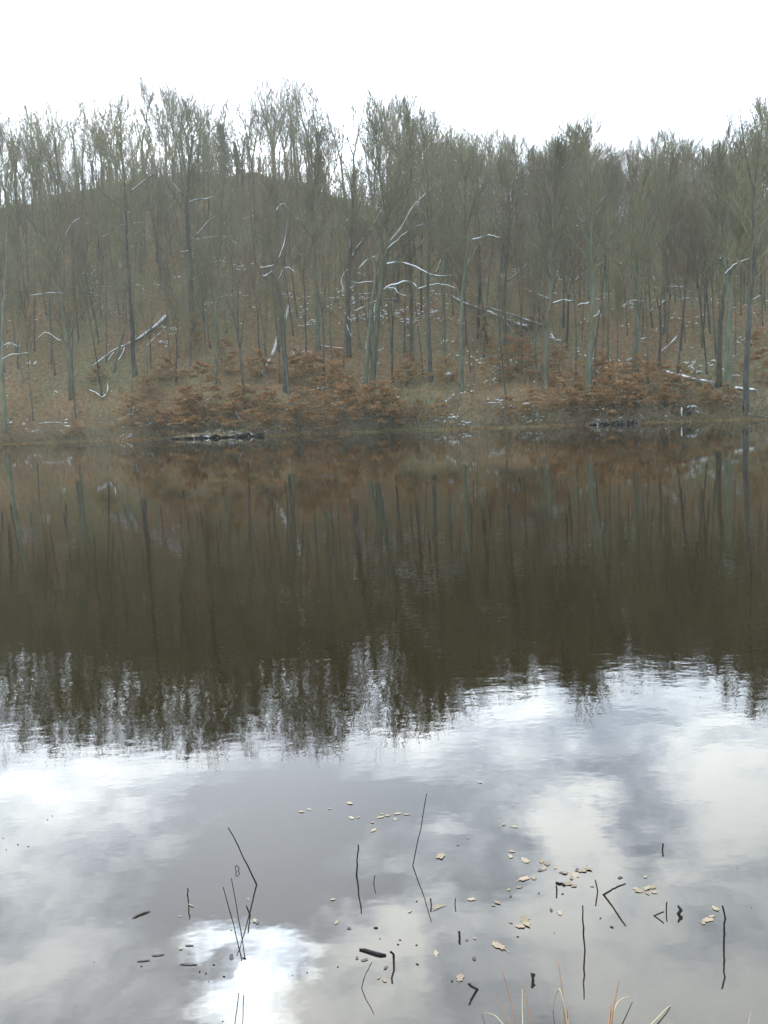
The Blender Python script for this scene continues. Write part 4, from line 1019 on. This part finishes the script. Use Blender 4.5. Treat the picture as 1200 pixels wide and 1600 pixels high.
# floating lobed leaves
def leaf_mesh(seed, mat, lobes=5):
    rg = random.Random(seed); n = 22; out = []
    for i in range(n):
        t = i / n * 2 * PI
        r = .5 * (1 + .17 * math.cos(lobes * t + seed) + rg.gauss(0, .10)) * (1 + .30 * math.cos(t))
        out.append((r * math.cos(t), r * .72 * math.sin(t), rg.uniform(.02, .13) * (1 if rg.random() < .6 else .2)))
    V_ = [(0, 0, .03)] + [(x * .5, y * .5, z * .35 + .02) for x, y, z in out] + out
    Ff3 = [(0, 1 + i, 1 + (i + 1) % n) for i in range(n)]
    Ff4 = [(1 + i, 1 + n + i, 1 + n + (i + 1) % n, 1 + (i + 1) % n) for i in range(n)]
    st = len(V_)
    V_ += [(-.35, .012, .04), (-.75, .03, .03), (-.75, .0, .03), (-.35, -.012, .04)]
    return raw_mesh('floating_leaf', np.array(V_), [np.array(Ff3), np.array(Ff4 + [(st, st + 1, st + 2, st + 3)])], M[mat], False)
LEAF = {'tan': [leaf_mesh(i, 'tan_leaf', 5 + i % 3) for i in range(3)], 'rust': [leaf_mesh(10 + i, 'rust_leaf', 5 + i % 3) for i in range(3)], 'dark': [leaf_mesh(20 + i, 'dark_leaf', 4) for i in range(2)]}
def leaf(px, py, wpx, kind, label, group):
    p = at_z(px, py, .002)
    d = np.linalg.norm(p - CAM)
    L = wpx * d / F * .80
    o = link('floating_leaf', rng.choice(LEAF[kind]), None, (p[0], p[1], .002)); o.rotation_euler = (rng.gauss(0, .05), rng.gauss(0, .05), rng.uniform(0, 6.28))
    o.scale = (L, L * rng.uniform(.6, 1), L * rng.uniform(.03, .08)); return tag(o, label, 'leaf', group)
LV = [
 ('far', 'beyond the long thin stick', [(545, 1254, 14, 'tan'), (469, 1268, 12, 'tan'), (482, 1264, 8, 'tan'), (548, 1277, 12, 'rust'), (560, 1277, 8, 'rust'), (582, 1285, 8, 'tan'), (596, 1276, 14, 'rust'), (604, 1274, 10, 'tan'), (620, 1271, 15, 'rust'), (634, 1272, 12, 'tan'),
                       (585, 1296, 14, 'tan'), (617, 1279, 10, 'tan'), (596, 1271, 8, 'tan'), (514, 1263, 6, 'tan'), (750, 1222, 10, 'tan')]),
 ('upper', 'right of the long thin stick', [(689, 1336, 22, 'rust'), (787, 1288, 9, 'tan'), (802, 1291, 12, 'tan'), (801, 1330, 11, 'tan'), (797, 1337, 12, 'rust'), (732, 1309, 5, 'tan'), (715, 1320, 6, 'dark')]),
 ('right', 'in the densest leaf patch', [(822, 1345, 18, 'tan'), (846, 1346, 16, 'tan'), (855, 1350, 14, 'tan'), (817, 1373, 22, 'rust'), (834, 1372, 14, 'tan'), (850, 1357, 12, 'rust'), (868, 1356, 10, 'tan'), (884, 1362, 14, 'rust'), (897, 1366, 16, 'rust'), (907, 1360, 18, 'rust'),
                       (918, 1357, 14, 'tan'), (893, 1372, 12, 'tan'), (902, 1358, 10, 'dark'), (878, 1363, 8, 'dark'), (888, 1380, 18, 'tan'), (898, 1383, 12, 'tan'), (843, 1360, 10, 'dark'), (926, 1384, 8, 'rust')]),
 ('mid right', 'in the loose pale patch', [(1010, 1388, 18, 'tan'), (1000, 1392, 14, 'rust'), (1021, 1385, 14, 'tan'), (1012, 1396, 12, 'tan'), (992, 1388, 10, 'tan'), (1024, 1394, 10, 'rust'), (968, 1371, 9, 'dark'), (1008, 1370, 8, 'tan')]),
 ('mid', 'left of the densest patch', [(795, 1389, 9, 'tan'), (810, 1386, 10, 'tan'), (776, 1409, 14, 'tan'), (770, 1414, 8, 'tan'), (798, 1399, 7, 'dark'), (735, 1405, 14, 'rust'), (820, 1434, 22, 'tan'), (822, 1442, 18, 'tan'), (811, 1447, 16, 'rust'), (799, 1441, 8, 'tan'), (683, 1415, 15, 'tan'),
                       (640, 1424, 9, 'tan'), (651, 1407, 7, 'tan'), (875, 1427, 14, 'rust'), (861, 1421, 9, 'dark')]),
 ('low', 'low in the middle shallows', [(782, 1479, 28, 'rust'), (773, 1476, 14, 'tan'), (681, 1488, 16, 'tan'), (718, 1529, 20, 'rust'), (706, 1532, 7, 'dark'), (741, 1498, 9, 'dark'), (519, 1405, 8, 'tan'), (526, 1440, 11, 'tan'), (546, 1450, 8, 'dark'), (742, 1466, 8, 'tan'), (730, 1468, 5, 'dark'),
                     (558, 1497, 8, 'dark'), (571, 1499, 12, 'dark'), (602, 1512, 10, 'dark'), (600, 1530, 12, 'rust'), (591, 1528, 7, 'tan')]),
 ('far right', 'beside the wavy stick', [(1104, 1437, 20, 'rust'), (1099, 1442, 12, 'rust'), (1119, 1420, 14, 'tan'), (1113, 1431, 10, 'rust')]),
 ('left', 'near the long bent stick', [(388, 1404, 8, 'tan'), (361, 1452, 5, 'tan'), (398, 1437, 13, 'tan'), (402, 1442, 9, 'dark'), (362, 1496, 14, 'dark'), (283, 1482, 8, 'tan'), (281, 1431, 4, 'tan')]),
]
LC = {'tan': 'pale tan', 'rust': 'rusty', 'dark': 'blackish'}
for key, where, items in LV:
    items = sorted(items, key=lambda t: t[0]); seen = {}
    for px, py, w, kd in items:
        r_ = seen.get(kd, 0); seen[kd] = r_ + 1
        nth = ['first', 'second', 'third', 'fourth', 'fifth', 'sixth', 'seventh', 'eighth', 'ninth', 'tenth', 'eleventh', 'twelfth'][r_]
        lab = f'{nth} {LC[kd]} leaf from the left {where}'
        leaf(px, py, w, kd, lab, f'{LC[kd]} leaves {where}')
# dark specks: bud tips and bits of bark breaking the surface
SP = [(312, 1519, 9), (322, 1521, 7), (350, 1526, 7), (334, 1508, 6), (403, 1534, 5), (326, 1534, 4), (221, 1510, 5), (457, 1524, 4), (480, 1520, 4), (528, 1511, 5), (348, 1596, 4), (382, 1497, 9), (587, 1450, 11), (594, 1467, 5), (625, 1469, 6), (622, 1476, 6), (651, 1477, 6), (652, 1507, 8),
      (528, 1511, 4), (809, 1464, 6), (956, 1449, 9), (938, 1435, 6), (842, 1396, 5), (879, 1397, 6), (74, 1281, 4), (82, 1275, 4), (10, 1328, 4), (28, 1320, 4), (44, 1323, 4), (5, 1310, 3), (147, 1504, 3), (905, 1261, 3), (1152, 1357, 3), (1174, 1418, 3), (866, 1458, 3), (933, 1390, 5), (917, 1352, 4)]
def bud_mesh(seed):
    rg = random.Random(seed); n = 7; V_, Ff = [], []
    for j, (r, z) in enumerate(((.9, -.3), (1, .15), (.75, .6), (.3, .95))):
        for i in range(n):
            t = i / n * 2 * PI; q = r * rg.uniform(.75, 1.2); V_.append((.5 * q * math.cos(t), .4 * q * math.sin(t), z * .5))
    V_.append((.05, 0, .55))
    for j in range(3):
        for i in range(n): Ff.append((j * n + i, j * n + (i + 1) % n, (j + 1) * n + (i + 1) % n, (j + 1) * n + i))
    T = [(3 * n + i, 3 * n + (i + 1) % n, 4 * n) for i in range(n)]
    return raw_mesh('bark_bit', np.array(V_), [np.array(Ff), np.array(T)], M['dark_leaf'], True)
BUD = [bud_mesh(i) for i in range(3)]
nb_ = {}
for px, py, w in sorted(SP):
    p = at_z(px, py, 0.0); L = w * np.linalg.norm(p - CAM) / F * .62
    o = link('bark_bit', rng.choice(BUD), None, (p[0], p[1], .001)); o.scale = (L, L * rng.uniform(.4, .8), L * .45); o.rotation_euler = (0, 0, rng.uniform(0, 6))
    if px < 200: wh = 'far out on the left'
    elif px < 420: wh = 'round the feet of the crossing reeds'
    elif px < 560: wh = 'between crossing reeds and thick floating stick'
    elif px < 700: wh = 'above the floating thick stick'
    else: wh = 'among the leaves on the right half'
    nb_[wh] = nb_.get(wh, 0) + 1; nth = ['first', 'second', 'third', 'fourth', 'fifth', 'sixth', 'seventh', 'eighth', 'ninth', 'tenth', 'eleventh', 'twelfth', 'thirteenth', 'fourteenth', 'fifteenth', 'sixteenth'][nb_[wh] - 1]
    tag(o, f'{nth} dark speck from the left {wh}', 'bark bit', f'dark specks of bark floating {wh}')

# ------------------------------------------------------------------ grass stems on the near bank
def blade(label, pix, ynear, r, mat, group='dry stems at the near bank', lean=.12):
    pts = [at_y(a, b_, ynear + lean * i / max(1, len(pix) - 1)) for i, (a, b_) in enumerate(pix)]
    b0 = np.array([pts[0][0], pts[0][1], min(pts[0][2], 0)])
    base = pts[0] + (pts[0] - pts[1]) * (max(.02, pts[0][2] + .05) / max(.02, (pts[1] - pts[0])[2]))
    pts = smooth_pts([p - base for p in [base] + pts], 3); n = len(pts)
    rr = [r * (1 - .7 * i / (n - 1)) for i in range(n)]
    o = link('grass_stalk', tube_mesh('grass_stalk', [(pts, rr, 5)], M[mat], True), None, base)
    return tag(o, label, 'grass stem', group)
blade('tallest reddish stem of the left tuft at the bottom edge', [(807, 1605), (797, 1560), (783, 1511)], 2.02, .0032, 'reed')
blade('straight reddish stem right of the tallest in the left tuft', [(832, 1605), (823, 1565), (814, 1530)], 2.02, .0030, 'reed')
blade('slanting stem leftmost in the left tuft', [(800, 1605), (787, 1580), (773, 1556)], 2.02, .0022, 'reed')
blade('pale thin stem between the two reddish ones', [(817, 1605), (816, 1575), (816, 1545)], 2.04, .0020, 'straw')
blade('low bowed pale blade left of the left tuft', [(790, 1605), (775, 1588), (762, 1583), (752, 1584)], 2.02, .0018, 'straw')
blade('thin stem of the middle tuft with a fine point', [(883, 1605), (878, 1545), (872, 1502)], 2.03, .0026, 'reed')
blade('pale blade nodding beside the middle tuft', [(888, 1605), (876, 1548), (868, 1556), (863, 1585)], 2.03, .0024, 'straw')
blade('short thin stem of the middle tuft', [(889, 1605), (887, 1575), (886, 1560)], 2.04, .0018, 'reed')
blade('thickest reddish stem of the right tuft', [(954, 1605), (960, 1565), (968, 1530)], 2.02, .0040, 'reed')
blade('short thick stem at the foot of the right tuft', [(951, 1605), (953, 1585), (954, 1570)], 2.02, .0042, 'reed')
blade('pale arched blade curling over the right tuft', [(956, 1605), (962, 1572), (974, 1560), (988, 1557)], 2.05, .0030, 'straw')
blade('pale low stem slanting to the right near the corner', [(1014, 1605), (1030, 1588), (1045, 1573), (1058, 1570)], 2.05, .0026, 'straw')
blade('tiny dark stem tip between the right tuft and the corner', [(993, 1605), (991, 1596)], 2.03, .0028, 'reed')
blade('short brown stem tip right of the thickest stem', [(967, 1605), (970, 1592)], 2.03, .0024, 'reed')

n = 5000
X = nr.uniform(-9, 9, n); Y = nr.uniform(-4, 1.95, n); H_ = nr.uniform(.03, .10, n) * np.where(Y > 1.4, 1, 1.8)
Z = ground(X, Y); a = nr.uniform(0, 2 * PI, n); dx, dy = np.cos(a), np.sin(a); lx, ly = nr.normal(0, .5, n) * H_, nr.normal(0, .5, n) * H_
Vg = np.stack([np.stack([X - dx * .0025, Y - dy * .0025, Z - .01], -1), np.stack([X + dx * .0025, Y + dy * .0025, Z - .01], -1), np.stack([X + lx, Y + ly, Z + H_], -1)], 1).reshape(-1, 3)
tag(link('bank_grass', raw_mesh('bank_grass', Vg, [np.arange(3 * n).reshape(n, 3)], M['straw'])), 'short withered grass on the near bank', 'grass', kind='stuff')
# ------------------------------------------------------------------ added veil imitating lens glare
if VEIL:
    x0, x1, y0, y1, z0, z1 = -950, 950, -750, 1250, -3.0, 62.0
    Vv = [(x, y, z) for z in (z0, z1) for y in (y0, y1) for x in (x0, x1)]
    Fq = [(0, 2, 3, 1), (4, 5, 7, 6), (0, 1, 5, 4), (2, 6, 7, 3), (0, 4, 6, 2), (1, 3, 7, 5)]
    hm_ = bpy.data.materials.new('lens_veil'); hm_.use_nodes = True; t = hm_.node_tree; t.nodes.clear()
    o_ = t.nodes.new('ShaderNodeOutputMaterial'); v_ = t.nodes.new('ShaderNodeVolumePrincipled'); t.links.new(v_.outputs[0], o_.inputs['Volume'])
    v_.inputs['Color'].default_value = (0.96, 1.0, 0.90, 1); v_.inputs['Density'].default_value = VEIL; v_.inputs['Anisotropy'].default_value = 0.5
    tag(link('lens_veil', raw_mesh('lens_veil', np.array(Vv, float), [np.array(Fq)], hm_)), 'thin added veil imitating lens glare over pond and wood', 'lens_veil', kind='stuff')
print('trees', n_tree[0], 'objects', len(scene.objects), 'tris', sum(len(me.polygons) * 2 for me in bpy.data.meshes))
